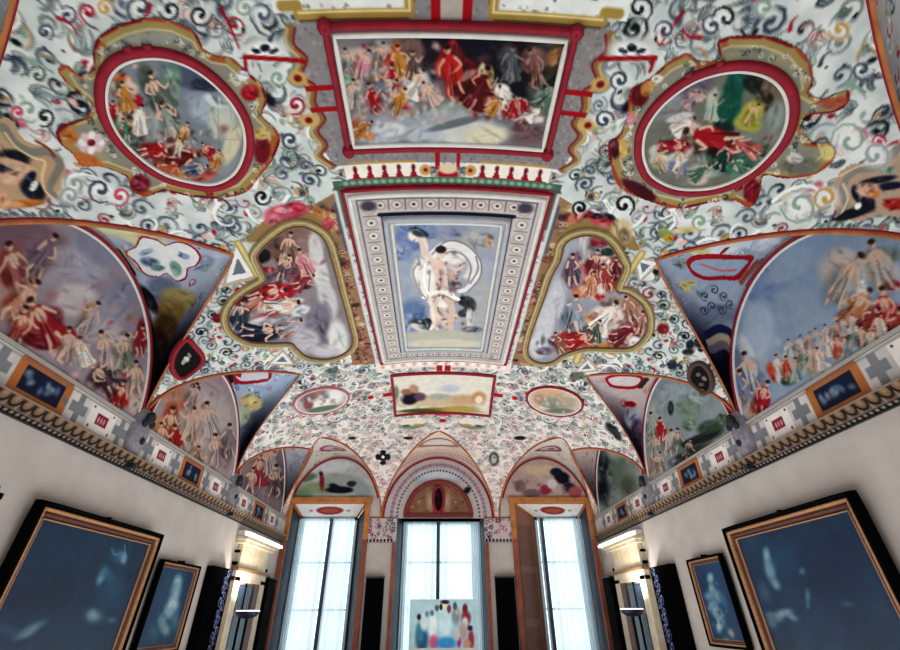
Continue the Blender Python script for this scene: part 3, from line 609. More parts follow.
# ---------------------------------------------------------------- lunettes on the walls
def wallP(sg, d=0):
    return lambda u, v: np.stack([np.full(np.shape(u), sg * 1.0), np.asarray(u, float), np.asarray(v, float)], -1)
def farP(u, v): return np.stack([np.asarray(u, float), np.full(np.shape(u), D), np.asarray(v, float)], -1)
def arch(yc, hw, z0, z1, n=40, k=1.0):
    t = np.linspace(0, PI, n); return [(yc + hw * math.cos(a), z0 + (z1 - z0) * math.sin(a)) for a in t]
def mk_lun(name, Pf, loc, yc, hw, z0, z1, label, paint, group, res=.0035, seed=1, lw=.012):
    c = Cv(yc - hw, yc + hw, z0, z1, res, '#a9a3a8', loc, seed)
    paint(c); out = arch(yc, hw - .002, z0, z1 - .002)
    root = empty(name, Pf(np.array(yc), np.array(z0)), label, 'fresco', group)
    field('painting', Pf, c, out, .006, root)
    ribbon('red_border', Pf, np.array(arch(yc, hw - .008, z0, z1 - .008, 60)), lw, .006, .008, RED, root)
    ribbon('white_fillet', Pf, np.array(arch(yc, hw - .008 - lw, z0, z1 - .008 - lw, 60)), .006, .006, .006, WHT, root)
    return root
def locW(sg): return lambda x, y: tuple(onX(x, y, sg)[1:])
def locF(x, y): q = onY(x, y, D); return q[0], q[2]
FL = ['#c9a79a', '#b98878', '#d8c2b6', '#9c5a50', '#8b3a40', '#5d4a52', '#dcd6d0', '#7c8290', '#b8464a', '#c98858']
def l_1L(c):
    c.A[:] = hx('#9c8f98'); c.mottle(.5, .12, '#b3aeb4')
    c.many([(30, 245, 45, 24, 20, '#8b6f78'), (20, 262, 26, 18, 10, '#9a5a58'), (40, 255, 22, 22, 0, '#8c7480'), (15, 285, 20, 18, 0, '#b79488'), (22, 280, 14, 10, 30, '#c4a49a'), (5, 270, 8, 18, 0, '#8a4038'),
            (60, 270, 24, 22, 30, '#a59ca2'), (85, 262, 24, 18, 40, '#a8a6b2'), (95, 250, 26, 12, 35, '#8f90a4'), (75, 300, 22, 16, 0, '#c2bcbc'), (88, 312, 7, 12, 30, '#c99668'), (110, 310, 18, 16, 0, '#9c9aa6'), (120, 295, 14, 14, 0, '#8e8ea0'),
            (30, 320, 22, 16, 20, '#a04a44'), (45, 330, 16, 13, 0, '#963038'), (12, 305, 12, 10, 0, '#b84a3c'), (30, 340, 10, 6, 10, '#7c1e2a'), (50, 320, 10, 14, 30, '#8c4a50'), (42, 345, 12, 5, 0, '#6a2028'),
            (69, 337, 6, 6, 0, '#b01c2c'), (60, 350, 12, 10, 0, '#c9aaa0'), (78, 352, 8, 14, -20, '#cbb9ae'), (100, 330, 20, 12, 0, '#b3a8ac'), (140, 335, 5, 16, 0, '#a02438'), (118, 345, 12, 12, 0, '#bdb4ae'), (124, 352, 5, 8, 20, '#708878'),
            (100, 375, 18, 10, -40, '#4e3c44'), (112, 368, 12, 6, -30, '#2e2a34'), (92, 380, 9, 6, -30, '#58424a'), (118, 398, 11, 9, 30, '#a82428'), (112, 392, 5, 5, 0, '#c9805a'), (132, 385, 10, 16, 0, '#b9a49a'), (134, 405, 7, 9, 0, '#c2b2a8')])
    for k in range(9): c.L([(70 + k * 5.5, 340 + k * 3), (73 + k * 5.5, 356 + k * 3)], 2.2, '#d9cfc4' if k % 2 else '#a58a80')
    c.crowd(115, 370, 40, 50, 70, FL, (2, 4.5), .7); c.crowd(30, 300, 50, 60, 40, ['#a5605a', '#c09088', '#7c4a54', '#b8a4a4'], (4, 9), .35)
    c.people([(14, 268, 60, -20, '#9a5a58'), (42, 256, 54, 30, '#85707c'), (20, 300, 56, 40, '#b5806c'), (42, 322, 62, -30, '#9c3038'), (18, 328, 50, 20, '#ac4a40'), (66, 345, 40, 10, '#c4a69c'), (88, 318, 40, 30, '#b0a0a0'), (104, 350, 44, -10, '#a89a9c'), (122, 352, 40, 10, '#80887c'), (102, 378, 46, -40, '#54404a'), (118, 396, 36, 20, '#a51c2e'), (134, 378, 38, 0, '#b29c92'), (138, 340, 34, 5, '#9c3040'), (80, 352, 34, -10, '#d8d4cc')])
def l_1R(c):
    c.A[:] = hx('#8ea0b6'); c.mottle(.5, .12, '#aab6c2')
    c.many([(770, 290, 22, 22, 30, '#7f96b4'), (790, 268, 26, 12, -30, '#98a8ba'), (760, 330, 16, 30, 0, '#a9b8c8'), (800, 310, 30, 22, 20, '#93a3b4'), (840, 270, 20, 22, 0, '#b3ada8'), (845, 262, 14, 14, 0, '#c2bab2'), (880, 270, 22, 14, 20, '#c4bcb6'), (885, 255, 20, 8, 0, '#7c8c88'),
            (864, 290, 5, 10, -15, '#dcd6c8'), (843, 296, 16, 5, 40, '#d0c29a'), (860, 305, 12, 5, 30, '#c49078'), (850, 318, 12, 8, 0, '#8c3c38'), (868, 312, 14, 6, 0, '#a5483c'), (892, 315, 14, 12, 0, '#c01e28'), (880, 328, 18, 7, 10, '#b8322c'), (895, 285, 8, 5, 0, '#a82838'),
            (845, 335, 10, 8, 0, '#a83a40'), (862, 338, 12, 8, 0, '#6a6474'), (890, 340, 14, 10, 0, '#9c4a40'), (750, 355, 6, 22, -20, '#c9cdd2'), (742, 370, 5, 26, -15, '#76809a'), (760, 375, 6, 18, -20, '#8c94a8'),
            (775, 372, 5, 11, -30, '#c24a34'), (783, 376, 6, 8, -20, '#e0dcd0'), (790, 381, 8, 5, 0, '#4c7c68'), (763, 403, 8, 10, 20, '#b01a34'), (755, 412, 5, 10, 0, '#c09a70'), (745, 405, 6, 16, 0, '#b2a4a4'), (805, 350, 5, 7, 0, '#c85a44'), (812, 370, 6, 7, 0, '#7c9a80')])
    for k in range(14): c.L([(788 + k * 6, 348 - k * 2 + (k % 3) * 5), (785 + k * 6, 368 - k * 2)], 4, ['#d9d4cc', '#b0b6b8', '#cfc2b4', '#a2adb2'][k % 4], .8)
    c.crowd(810, 365, 60, 22, 90, ['#dcd6d0', '#b9c0c0', '#c9705c', '#98a4a8', '#8ca08c', '#c9b8a8', '#d8cfc8'], (2, 5), .65); c.crowd(870, 315, 30, 40, 40, ['#b8483c', '#c9a49a', '#7c5a60', '#dcd0c4'], (2, 6), .5)
    c.people([(848, 278, 64, 30, '#a8a29e'), (882, 266, 60, -20, '#b8b0aa'), (858, 306, 50, 40, '#b0785c'), (888, 312, 56, -10, '#b82430'), (868, 322, 44, 50, '#8c403c'), (900, 330, 50, 10, '#9c4a40'), (752, 372, 46, -18, '#b4bac4'), (742, 388, 40, -10, '#7c86a0'), (764, 398, 40, 15, '#a82038')] +
             [(780 + k * 8.5, 366 - k * 3.4 + (k % 3) * 5, 26, (k % 5 - 2) * 7, ['#cfc8c0', '#c0563c', '#8ea0a4', '#6c8c7c', '#b8a494', '#d8d2ca'][k % 6]) for k in range(13)] + [(792 + k * 9, 348 - k * 3.6, 20, (k % 3 - 1) * 9, ['#b0b4b8', '#c8beb4', '#a08c84'][k % 3]) for k in range(8)])
def l_2L(c):
    c.A[:] = hx('#a8989a'); c.mottle(.4, .1, '#beb4b4')
    c.many([(205, 395, 20, 14, 0, '#b0a4a6'), (215, 425, 20, 28, 0, '#b9aeac'), (190, 420, 8, 26, 20, '#c4b0a4'), (175, 400, 12, 14, 30, '#b88a76'), (168, 418, 7, 16, 15, '#a8503c'), (194, 388, 5, 4, 30, '#4a2028'), (165, 432, 9, 12, 0, '#c49a7a'),
            (173, 436, 5, 13, -15, '#b81e30'), (176, 442, 5, 5, 0, '#c02030'), (172, 426, 4, 5, 0, '#504038'), (158, 430, 6, 14, 0, '#c08a60'), (190, 445, 7, 12, 0, '#b0a08c'), (225, 450, 6, 20, 0, '#8c7c80'), (205, 450, 8, 14, 0, '#b8a49c')])
    c.crowd(190, 430, 40, 45, 80, FL, (1.5, 4), .5, 100)
    c.people([(168, 425, 40, 10, '#a8583c'), (176, 440, 34, -8, '#a51c2e'), (190, 425, 40, 8, '#c0a898'), (206, 420, 40, -5, '#b0a4a4'), (160, 436, 30, 0, '#b88a64'), (214, 450, 36, 5, '#a08c8c'), (228, 440, 36, 0, '#8c7c80'), (192, 396, 30, 20, '#a89498'), (196, 458, 26, 10, '#8c7464')])
def l_2R(c):
    c.A[:] = hx('#8f9ba0'); c.mottle(.4, .1, '#b1bbb8')
    c.many([(675, 395, 16, 12, 0, '#9eaeb4'), (690, 410, 14, 12, 40, '#86998c'), (700, 395, 10, 8, 30, '#a8b4b2'), (712, 428, 14, 8, -10, '#4d6050'), (700, 440, 22, 5, -20, '#2f3c38'), (690, 455, 24, 6, -25, '#4a4c4c'), (655, 420, 8, 18, 0, '#aab4b0'), (672, 408, 3, 7, 0, '#33423e'),
            (661, 430, 2.5, 7, -20, '#b81e34'), (668, 442, 2.5, 7, -15, '#b82a38'), (675, 440, 3, 8, 0, '#d0ccc8'), (655, 450, 5, 12, 0, '#c4c4be'), (690, 425, 8, 6, 0, '#7c8c7c'), (650, 470, 8, 14, 0, '#9c8c84'), (725, 420, 8, 6, 0, '#5c7058')])
    c.crowd(668, 440, 26, 40, 60, ['#c9c6c0', '#8c9a98', '#5c6a68', '#b8606a', '#dcd8d0'], (1.2, 3.2), .6, 90)
    c.people([(662, 430, 28, -8, '#b02434'), (670, 442, 28, 5, '#b8b0ac'), (656, 446, 28, -5, '#8c9890'), (678, 440, 26, 10, '#6c7c74'), (652, 425, 28, 0, '#a0aca8'), (690, 448, 20, 20, '#4c5450'), (660, 462, 22, 5, '#8c8078')])
def l_3L(c):
    c.soft = .5
    c.A[:] = hx('#8c7d80'); c.mottle(.4, .08, '#a5989a')
    c.crowd(262, 470, 22, 50, 70, ['#8c3c44', '#c9b4ac', '#6a5a60', '#a88a84', '#7c2c38', '#b8a8a4'], (1, 3.4), .7, 95)
    c.people([(258, 470, 36, 8, '#9c4048'), (268, 460, 34, -5, '#b0a0a0'), (274, 480, 34, 4, '#6a5a60'), (250, 480, 28, 10, '#a88a84')])
def l_3R(c):
    c.soft = .5
    c.A[:] = hx('#87908c'); c.mottle(.4, .08, '#a2aca6')
    c.many([(606, 468, 7, 16, -20, '#1e2632'), (604, 490, 6, 12, 0, '#252c38'), (618, 470, 8, 16, 20, '#6c7c70'), (616, 450, 8, 8, 0, '#a8b0a8'), (628, 485, 8, 10, 0, '#5c6458')])
    c.crowd(612, 480, 22, 40, 50, ['#2c3440', '#b8bcb4', '#6c7870', '#98a098'], (1, 3), .6, 70)
LG = 'painted lunettes of the long walls'
fr = [('side lunette at the left picture edge, mostly out of frame', 'side lunette at the right picture edge, mostly out of frame', p_plain),
      ('huge left lunette fresco with red-robed figures in mauve clouds', 'huge right lunette fresco with a crowd under a blue sky', None),
      ('left lunette fresco with red-cloaked figure beneath the pale blue web', 'right lunette fresco with grey-green landscape beneath the rosy web', None),
      ('narrow dark rosy lunette fresco in the far left corner', 'narrow dark green lunette fresco in the far right corner', None)]
def l_0(c): c.A[:] = hx('#a39c9e'); c.mottle(.5, .1, '#b9b4b0')
PN = [(l_0, l_0), (l_1L, l_1R), (l_2L, l_2R), (l_3L, l_3R)]
for i, (yc, hw) in enumerate(BAYS):
    for j, sg in enumerate((-1, 1)):
        mk_lun('lunette_fresco', wallP(sg), locW(sg), yc, hw - .012, HB, ZC - .012, fr[i][j], PN[i][j], LG, .0035, 20 + i * 2 + j, .010)
def lf_L(c):
    c.soft = .24
    c.A[:] = hx('#b1b4b4'); c.mottle(.4, .08, '#cfcfc8'); c.crowd(330, 484, 60, 16, 60, ['#8c9a88', '#c9cdc8', '#6c7870', '#a8b0a4'], (1, 4), .6, 0)
    c.many([(305, 478, 12, 4, -10, '#6c7a70'), (320, 488, 20, 6, 0, '#8c9a80'), (345, 480, 18, 6, 10, '#9aa29c'), (322, 482, 2.5, 9, 0, '#8c3c40'), (321, 473, 2, 3, 0, '#5c3034'), (340, 490, 14, 3.5, 0, '#1e2430'), (352, 484, 5, 3, 0, '#39404c'), (335, 487, 6, 3, 20, '#2a303c'), (300, 495, 12, 6, 0, '#7c9474'), (330, 466, 24, 6, 0, '#c4c8ca'), (362, 490, 8, 8, 0, '#98a0a4')])
def lf_R(c):
    c.soft = .24
    c.A[:] = hx('#b5a49c'); c.mottle(.4, .08, '#ccbfb4')
    c.many([(540, 470, 18, 5, 0, '#c9b49c'), (530, 482, 9, 7, 0, '#b09a98'), (562, 478, 8, 6, 20, '#1e2438'), (556, 472, 6, 4, 0, '#2a3044'), (570, 488, 7, 5, 30, '#3a3848'), (545, 490, 6, 5, 0, '#9c3c4c'), (520, 486, 6, 6, 0, '#8c7074'), (575, 492, 7, 6, 0, '#a8606a'), (532, 493, 10, 4, 0, '#7c6c70'), (552, 484, 5, 5, 0, '#c9c4c4')])
    c.crowd(545, 486, 50, 14, 40, ['#8c4c58', '#c9bcb4', '#5c5460', '#b89088'], (1, 2.6), .6)
def lf_M(c):
    c.A[:] = hx('#b8b2b2'); c.mottle(.4, .06, '#cdbcae')
    c.ell(-.02, .80, .18, .065, 0, '#a3adba', 1, .15); c.ell(-.02, .80, .15, .045, 0, '#c3cbd2', .8, .3)
    for k in range(40):
        a = PI * k / 39; c.ell(-.02 + .305 * math.cos(a), .54 + .33 * math.sin(a), .013, .013, 0, ['#b8707c', '#8890a4'][k % 2], .9, .3); c.ell(-.02 + .268 * math.cos(a), .54 + .29 * math.sin(a), .007, .007, 0, '#5d4a5a', .9, .3)
    c.ell(-.17, .68, .02, .03, 0, '#8c3040', .8, .3); c.ell(.17, .70, .03, .02, .7, '#2c303c', .8, .3)
LF = 'painted lunettes over the windows'
zf0 = .655
def mk_lun_cut(label, xc, hw, paint, seed):
    c = Cv(xc - hw, xc + hw, HB, ZC, .0035, '#aaaaaa', locF, seed); paint(c)
    out = [(xc + (hw - .01) * math.cos(t), HB + (ZC - .02 - HB) * math.sin(t)) for t in np.linspace(0, PI, 60)]
    if seed != 42: out = [q for q in out if q[1] > .648]
    root = empty('lunette_fresco', (xc, D, zf0), label, 'fresco', LF)
    field('painting', farP, c, out, .004, root)
    ribbon('red_border', farP, np.array(out), .012, .005, .008, RED, root)
    return root
mk_lun_cut('landscape lunette fresco with tiny figure and dark cattle over the left window', ENDS[0][0], ENDS[0][1], lf_L, 41)
mk_lun_cut('ornamented pale lunette behind the dark oval over the middle window', ENDS[1][0], ENDS[1][1], lf_M, 42)
mk_lun_cut('busy lunette fresco of rosy and navy figures over the right window', ENDS[2][0], ENDS[2][1], lf_R, 43)
# ---------------------------------------------------------------- frieze
def frieze_paint(c, sg):
    c.A[:] = hx('#c7c3bd'); c.mottle(.12, .05)
    r = c.rng; z0 = .424; z1 = HB - .004; zm = (z0 + z1) / 2
    for yc, hw in BAYS:
        k = hw / .455
        def rect(y, w, h, col): c.poly([(y - w, zm - h), (y + w, zm - h), (y + w, zm + h), (y - w, zm + h)], col)
        rect(yc, .098 * k, .046, '#b4683f'); rect(yc, .104 * k, .040, '#b97a4c'); rect(yc, .074 * k, .030, '#2e3a50')
        for m in range(9): c.ell(yc + r.normal() * .035, zm + r.normal() * .009, .012, .008, r.random() * 3, ['#6c7c90', '#8b96a4'][m % 2], .7, .4)
        for s_ in (-1, 1):
            for o in (.150, .365): rect(yc + s_ * o * k, .036 * k, .014, '#8a8c90'); rect(yc + s_ * o * k, .013 * k, .038, '#8a8c90')
            rect(yc + s_ * .262 * k, .062 * k, .036, '#e2dcd6'); rect(yc + s_ * .262 * k, .028 * k, .016, '#93263c'); 
            for q in (-1, 0, 1): c.ell(yc + s_ * .262 * k + q * .014 * k, zm, .004, .01, 0, '#c9a0a0', .9, .3)
            for a in (-1, 1):
                for b in (-1, 1): c.ell(yc + s_ * .262 * k + a * .05 * k, zm + b * .027, .004, .004, 0, '#6a2638', 1, .3)
    c.line([(c.u0, z1 - .001), (c.U[-1], z1 - .001)], .004, '#3a3638'); c.line([(c.u0, z1 - .011), (c.U[-1], z1 - .011)], .003, '#7d7674'); c.line([(c.u0, z0), (c.U[-1], z0)], .005, '#4a403e')
def cornice_paint(c):
    c.A[:] = hx('#77655a')
    for k in range(int((c.U[-1] - c.u0) / .034) + 1):
        y = c.u0 + k * .034; c.ell(y, .424, .0165, .020, 0, '#2e2624', 1, .1); c.ell(y, .428, .012, .018, 0, '#86705a', 1, .15); c.ell(y, .430, .006, .010, 0, '#9c8468', .8, .3)
        c.poly([(y + .013, .400), (y + .021, .400), (y + .017, .416)], '#8f8278')
    c.poly([(c.u0, .384), (c.U[-1], .384), (c.U[-1], .398), (c.u0, .398)], '#17161a')
    n = int((c.U[-1] - c.u0) / .017)
    for k in range(n): c.ell(c.u0 + k * .017, .3925, .0052, .0042, 0, '#8f8880', 1, .25)
n_ = 1
for sg in (-1, 1):
    Pf = wallP(sg); c = Cv(-.4, D, .418, HB, .0035, loc=locW(sg), seed=60 + sg); frieze_paint(c, sg)
    U, V = np.meshgrid(np.arange(-.4, D + .002, .0035), np.arange(.418, HB + .002, .0035))
    root = empty('trim_%d' % n_, (sg, 1.3, .45), None, None, None, 'structure'); n_ += 1
    grid('painted_frieze', off(Pf, U, V, .008), c.sample(U, V), None, FRESCO, root)
    c2 = Cv(-.4, D, .384, .434, .0025, seed=2); cornice_paint(c2)
    U, V = np.meshgrid(np.arange(-.4, D + .001, .0025), np.arange(.384, .4345, .0025))
    dd = .010 + .022 * np.clip((V - .384) / .05, 0, 1); grid('scalloped_cornice', off(Pf, U, .384 + (V - .384) * .72, dd), c2.sample(U, V), None, FRESCO, root)
    boxes('cornice_body', [(sg * 1.0, sg * (1 - .0095), -.4, D, .384, .420)], mat('cornice_dark', '#2a2422'), root)
    boxes('cornice_shelf', [(sg * 1.0, sg * .966, -.4, D, .4195, .4235)], mat('cornice_cap', '#8c7a6c'), root)
    boxes('sill_line', [(sg * 1.0, sg * .985, -.4, D, HB - .006, HB + .001)], mat('sill_stone', '#a8a29c'), root)
# painted blocks between the windows
for a, b in cols:
    a = max(a, -1); b = min(b, 1)
    if b - a < .03: continue
    c = Cv(a, b, .384, HB + .005, .0028, '#bdb2b2', locF, 77); c.mottle(.2, .03, '#a6aab4'); r = c.rng
    for k in range(26):
        x, z = r.uniform(a, b), r.uniform(.41, .52); c.line(spiral(x, z, r.uniform(.01, .02), r.uniform(0, 6), 1, 1, 8), .003, [CRIM, SLATE, NAVY, '#8c4c5c'][k % 4], .9, .006)
    for k in range(int((b - a) / .022)): c.ell(a + .011 + k * .022, .396, .007, .008, 0, '#14141a', 1, .2)
    c.line([(a, .384), (b, .384)], .004, '#2c2426'); c.line([(a, HB + .003), (b, HB + .003)], .005, '#15151c')
    U, V = np.meshgrid(np.arange(a, b + .001, .0028), np.arange(.384, HB + .006, .0028))
    root = empty('trim_%d' % n_, ((a + b) / 2, D, .45), None, None, None, 'structure'); n_ += 1
    grid('painted_frieze', off(farP, U, V, .010), c.sample(U, V), None, FRESCO, root)
# ================================================================== FRAMED SCENES OF THE VAULT
def vcanvas(outl, base, seed, res=.0024, pad=.01):
    o = np.asarray(outl); return Cv(o[:, 0].min() - pad, o[:, 0].max() + pad, o[:, 1].min() - pad, o[:, 1].max() + pad, res, base, loc_main, seed)
def locs(P): return np.array([loc_main(*p) for p in P])
def about(o): c = o.mean(0); return Pmain(np.array(c[0]), np.array(c[1]))
def rectp(a, v0, v1, n=8, a2=None):
    a2 = a if a2 is None else a2; o = []
    for p, q in (((-a, v0), (a, v0)), ((a, v0), (a2, v1)), ((a2, v1), (-a2, v1)), ((-a2, v1), (-a, v0))):
        for t in np.arange(n) / n: o.append((p[0] + (q[0] - p[0]) * t, p[1] + (q[1] - p[1]) * t))
    return np.array(o)
# ---- the two great ovals
def p_ovL(c):
    c.A[:] = hx('#7e868e'); c.mottle(.4, .08, '#a1a6a4')
    c.many([(185, 76, 26, 10, 20, '#5a6274'), (205, 84, 14, 6, 10, '#3c4454'), (200, 97, 16, 7, 0, '#8c94a2'), (172, 76, 10, 12, 0, '#6c8c7c'), (168, 88, 12, 8, 30, '#84988c'), (148, 80, 9, 18, -20, '#5c645c'), (155, 95, 8, 20, -25, '#4c5650'), (163, 110, 8, 16, -25, '#58605a'), (210, 108, 20, 14, 0, '#a2adb6'), (222, 118, 14, 20, 0, '#b9bcae'), (232, 142, 8, 22, 20, '#c2bda2'), (215, 100, 12, 5, 30, '#bfc8cc'),
            (122, 80, 9, 8, 0, '#b4623a'), (128, 86, 10, 6, 10, '#cdb49c'), (117, 88, 6, 8, 0, '#6c6a58'), (135, 100, 8, 6, -20, '#a81830'), (112, 108, 4, 7, 0, '#a01a30'), (120, 120, 6, 8, 0, '#5c7c64'), (130, 118, 8, 11, -20, '#3c3a3c'), (138, 126, 9, 7, 30, '#dccab4'), (142, 118, 5, 9, 0, '#cfae96'), (128, 130, 8, 5, 0, '#4c2c30'), (120, 134, 6, 5, 0, '#9c2434'),
            (155, 125, 7, 14, -15, '#8f9a9a'), (172, 118, 8, 14, -10, '#55605c'), (180, 132, 10, 8, 0, '#a4a08c'), (156, 147, 17, 5.5, 4, '#b01226'), (185, 153, 24, 5, -4, '#6c1a28'), (170, 160, 16, 5, 0, '#8c3c30'), (210, 150, 5, 5, 0, '#b01c34'), (218, 157, 7, 6, 0, '#b79a6c'), (196, 166, 13, 7, 0, '#8894ac'), (160, 168, 10, 6, 10, '#b9643c'), (178, 174, 14, 5, 5, '#c08a5c'), (205, 175, 12, 4, -15, '#a85848'), (135, 150, 8, 10, 30, '#68706c')])
    c.crowd(165, 145, 70, 26, 110, ['#d9c4b0', '#7c2430', '#b08a70', '#40383c', '#c9bca8', '#8c948c', '#b85040', '#5c6c60'], (1.5, 4.5), .8); c.crowd(125, 105, 20, 40, 50, ['#d4b098', '#a83038', '#504440', '#c98a5c', '#e0d0c0'], (1.5, 4), .8)
    c.crowd(165, 100, 30, 40, 60, ['#5d665e', '#a9aea4', '#3d4644', '#8c9488'], (1.5, 4), .5, 60)
    c.L([(218, 108), (219, 150)], 1, '#7c7c6c', .6); c.L([(205, 138), (238, 138)], 1, '#8c8c7c', .6)
    c.people([(124, 95, 34, -8, '#b8803c'), (112, 112, 28, 5, '#a51c2e'), (138, 118, 34, 12, '#d8d4cc'), (126, 128, 26, -10, '#4c7460'), (156, 92, 50, -20, '#626c64'), (166, 118, 40, -15, '#8c948c'), (184, 132, 26, 20, '#b8803c'),
              (154, 149, 34, 84, '#a51c2e'), (182, 156, 38, 78, '#641a28'), (208, 150, 24, -30, '#a51c2e'), (216, 158, 22, 20, '#b8803c'), (196, 168, 28, 70, '#44597c'), (166, 168, 26, -70, '#b05c38'), (178, 146, 22, 10, '#c8bca8')])
def p_ovR(c):
    c.A[:] = hx('#77786f'); c.mottle(.4, .08, '#99a09a')
    c.many([(690, 85, 24, 12, -20, '#70687a'), (668, 105, 18, 12, -30, '#8a8a8c'), (700, 94, 12, 6, 10, '#b39a96'), (712, 104, 6, 16, 10, '#a9b8a8'), (735, 85, 10, 22, 20, '#1f6256'), (728, 108, 12, 18, 25, '#226050'), (724, 126, 10, 10, 0, '#1d4c44'), (756, 84, 14, 9, 30, '#2c3430'), (772, 92, 10, 14, -20, '#7c6a5c'), (765, 100, 9, 10, 0, '#3c3830'), (752, 112, 10, 14, 40, '#b3aa50'), (748, 122, 14, 8, 10, '#a8a850'), (775, 115, 8, 16, 10, '#8f9890'),
            (688, 124, 14, 5, 10, '#cdb4a8'), (680, 116, 14, 4, -15, '#bfc0c0'), (673, 144, 16, 5, 0, '#b01428'), (672, 144, 11, 2, 0, '#d98080'), (712, 136, 17, 9, -5, '#b3122a'), (708, 130, 9, 5, 0, '#c8303c'), (728, 140, 12, 5, 10, '#b02038'), (745, 143, 18, 3, 5, '#b86a64'), (748, 150, 16, 2.5, 35, '#b04450'), (758, 146, 10, 3, 0, '#9c5c50'), (700, 147, 10, 6, 0, '#5c4c48'), (720, 155, 14, 9, 0, '#15342f'), (716, 150, 6, 5, 0, '#102a26'),
            (678, 157, 10, 6, 0, '#d3d3d0'), (660, 160, 10, 8, 10, '#c9c4ae'), (655, 150, 6, 6, 0, '#b3b4aa'), (680, 166, 14, 7, 10, '#6d7a94'), (705, 170, 16, 7, 0, '#8ca49a'), (740, 162, 18, 10, -20, '#3c7460'), (745, 172, 16, 4, -15, '#6c8c7c'), (765, 150, 10, 12, -30, '#6c7c68'), (698, 178, 10, 6, 0, '#c2b0a0')])
    c.crowd(705, 140, 60, 24, 70, ['#d9c4b8', '#8c2434', '#b09484', '#3c4c48', '#c9ccc4', '#7c948c'], (1.5, 4), .7); c.crowd(695, 165, 40, 10, 40, ['#c9c4b4', '#5c7c70', '#a09084'], (1.5, 4), .6)
    c.people([(684, 124, 30, 60, '#d8d4cc'), (692, 98, 24, 50, '#a89098'), (712, 106, 30, 15, '#a0b4a4'), (712, 137, 62, -74, '#a51c2e'), (674, 146, 32, 80, '#a51c2e'), (745, 146, 34, -60, '#b0625c'), (680, 160, 26, 10, '#d8d4cc'), (722, 156, 30, 30, '#1f4a40'), (660, 160, 24, -10, '#b0a888'), (700, 170, 26, 60, '#4c7460'), (742, 165, 30, -60, '#4c7c68'), (752, 112, 26, 30, '#a8a050')])
OL_out = [(96, 92), (99, 72), (109, 58), (125, 50), (148, 47), (172, 50), (196, 60), (220, 78), (240, 101), (252, 127), (252, 155), (240, 178), (218, 189), (192, 187), (164, 179), (138, 163), (114, 140), (100, 115)]
OR_out = [(635, 143), (640, 123), (658, 98), (690, 74), (727, 62), (760, 62), (785, 73), (798, 95), (796, 125), (780, 152), (752, 177), (715, 192), (676, 193), (648, 181), (637, 163)]
KL = [(93, 50), (100, 35), (120, 24), (145, 18), (170, 20), (195, 32), (203, 48), (215, 55), (232, 58), (243, 68), (262, 85), (267, 100), (262, 115), (275, 128), (280, 140), (272, 160), (258, 178), (245, 192), (220, 198), (190, 196), (165, 190), (147, 196), (132, 190), (126, 176), (100, 166), (82, 166), (72, 153), (60, 143), (56, 131), (65, 124), (85, 117), (92, 105), (80, 93), (66, 82), (58, 69), (66, 65), (80, 74), (93, 68)]
KR = [(717, 42), (733, 36), (767, 36), (797, 47), (810, 63), (813, 83), (808, 91), (822, 99), (840, 92), (849, 90), (848, 103), (833, 112), (807, 115), (801, 128), (813, 142), (830, 143), (835, 157), (817, 173), (787, 178), (764, 175), (760, 193), (750, 207), (732, 199), (710, 202), (680, 208), (650, 201), (620, 187), (610, 162), (609, 143), (620, 133), (628, 110), (630, 90), (650, 78), (667, 63), (687, 53), (700, 61), (720, 58)]
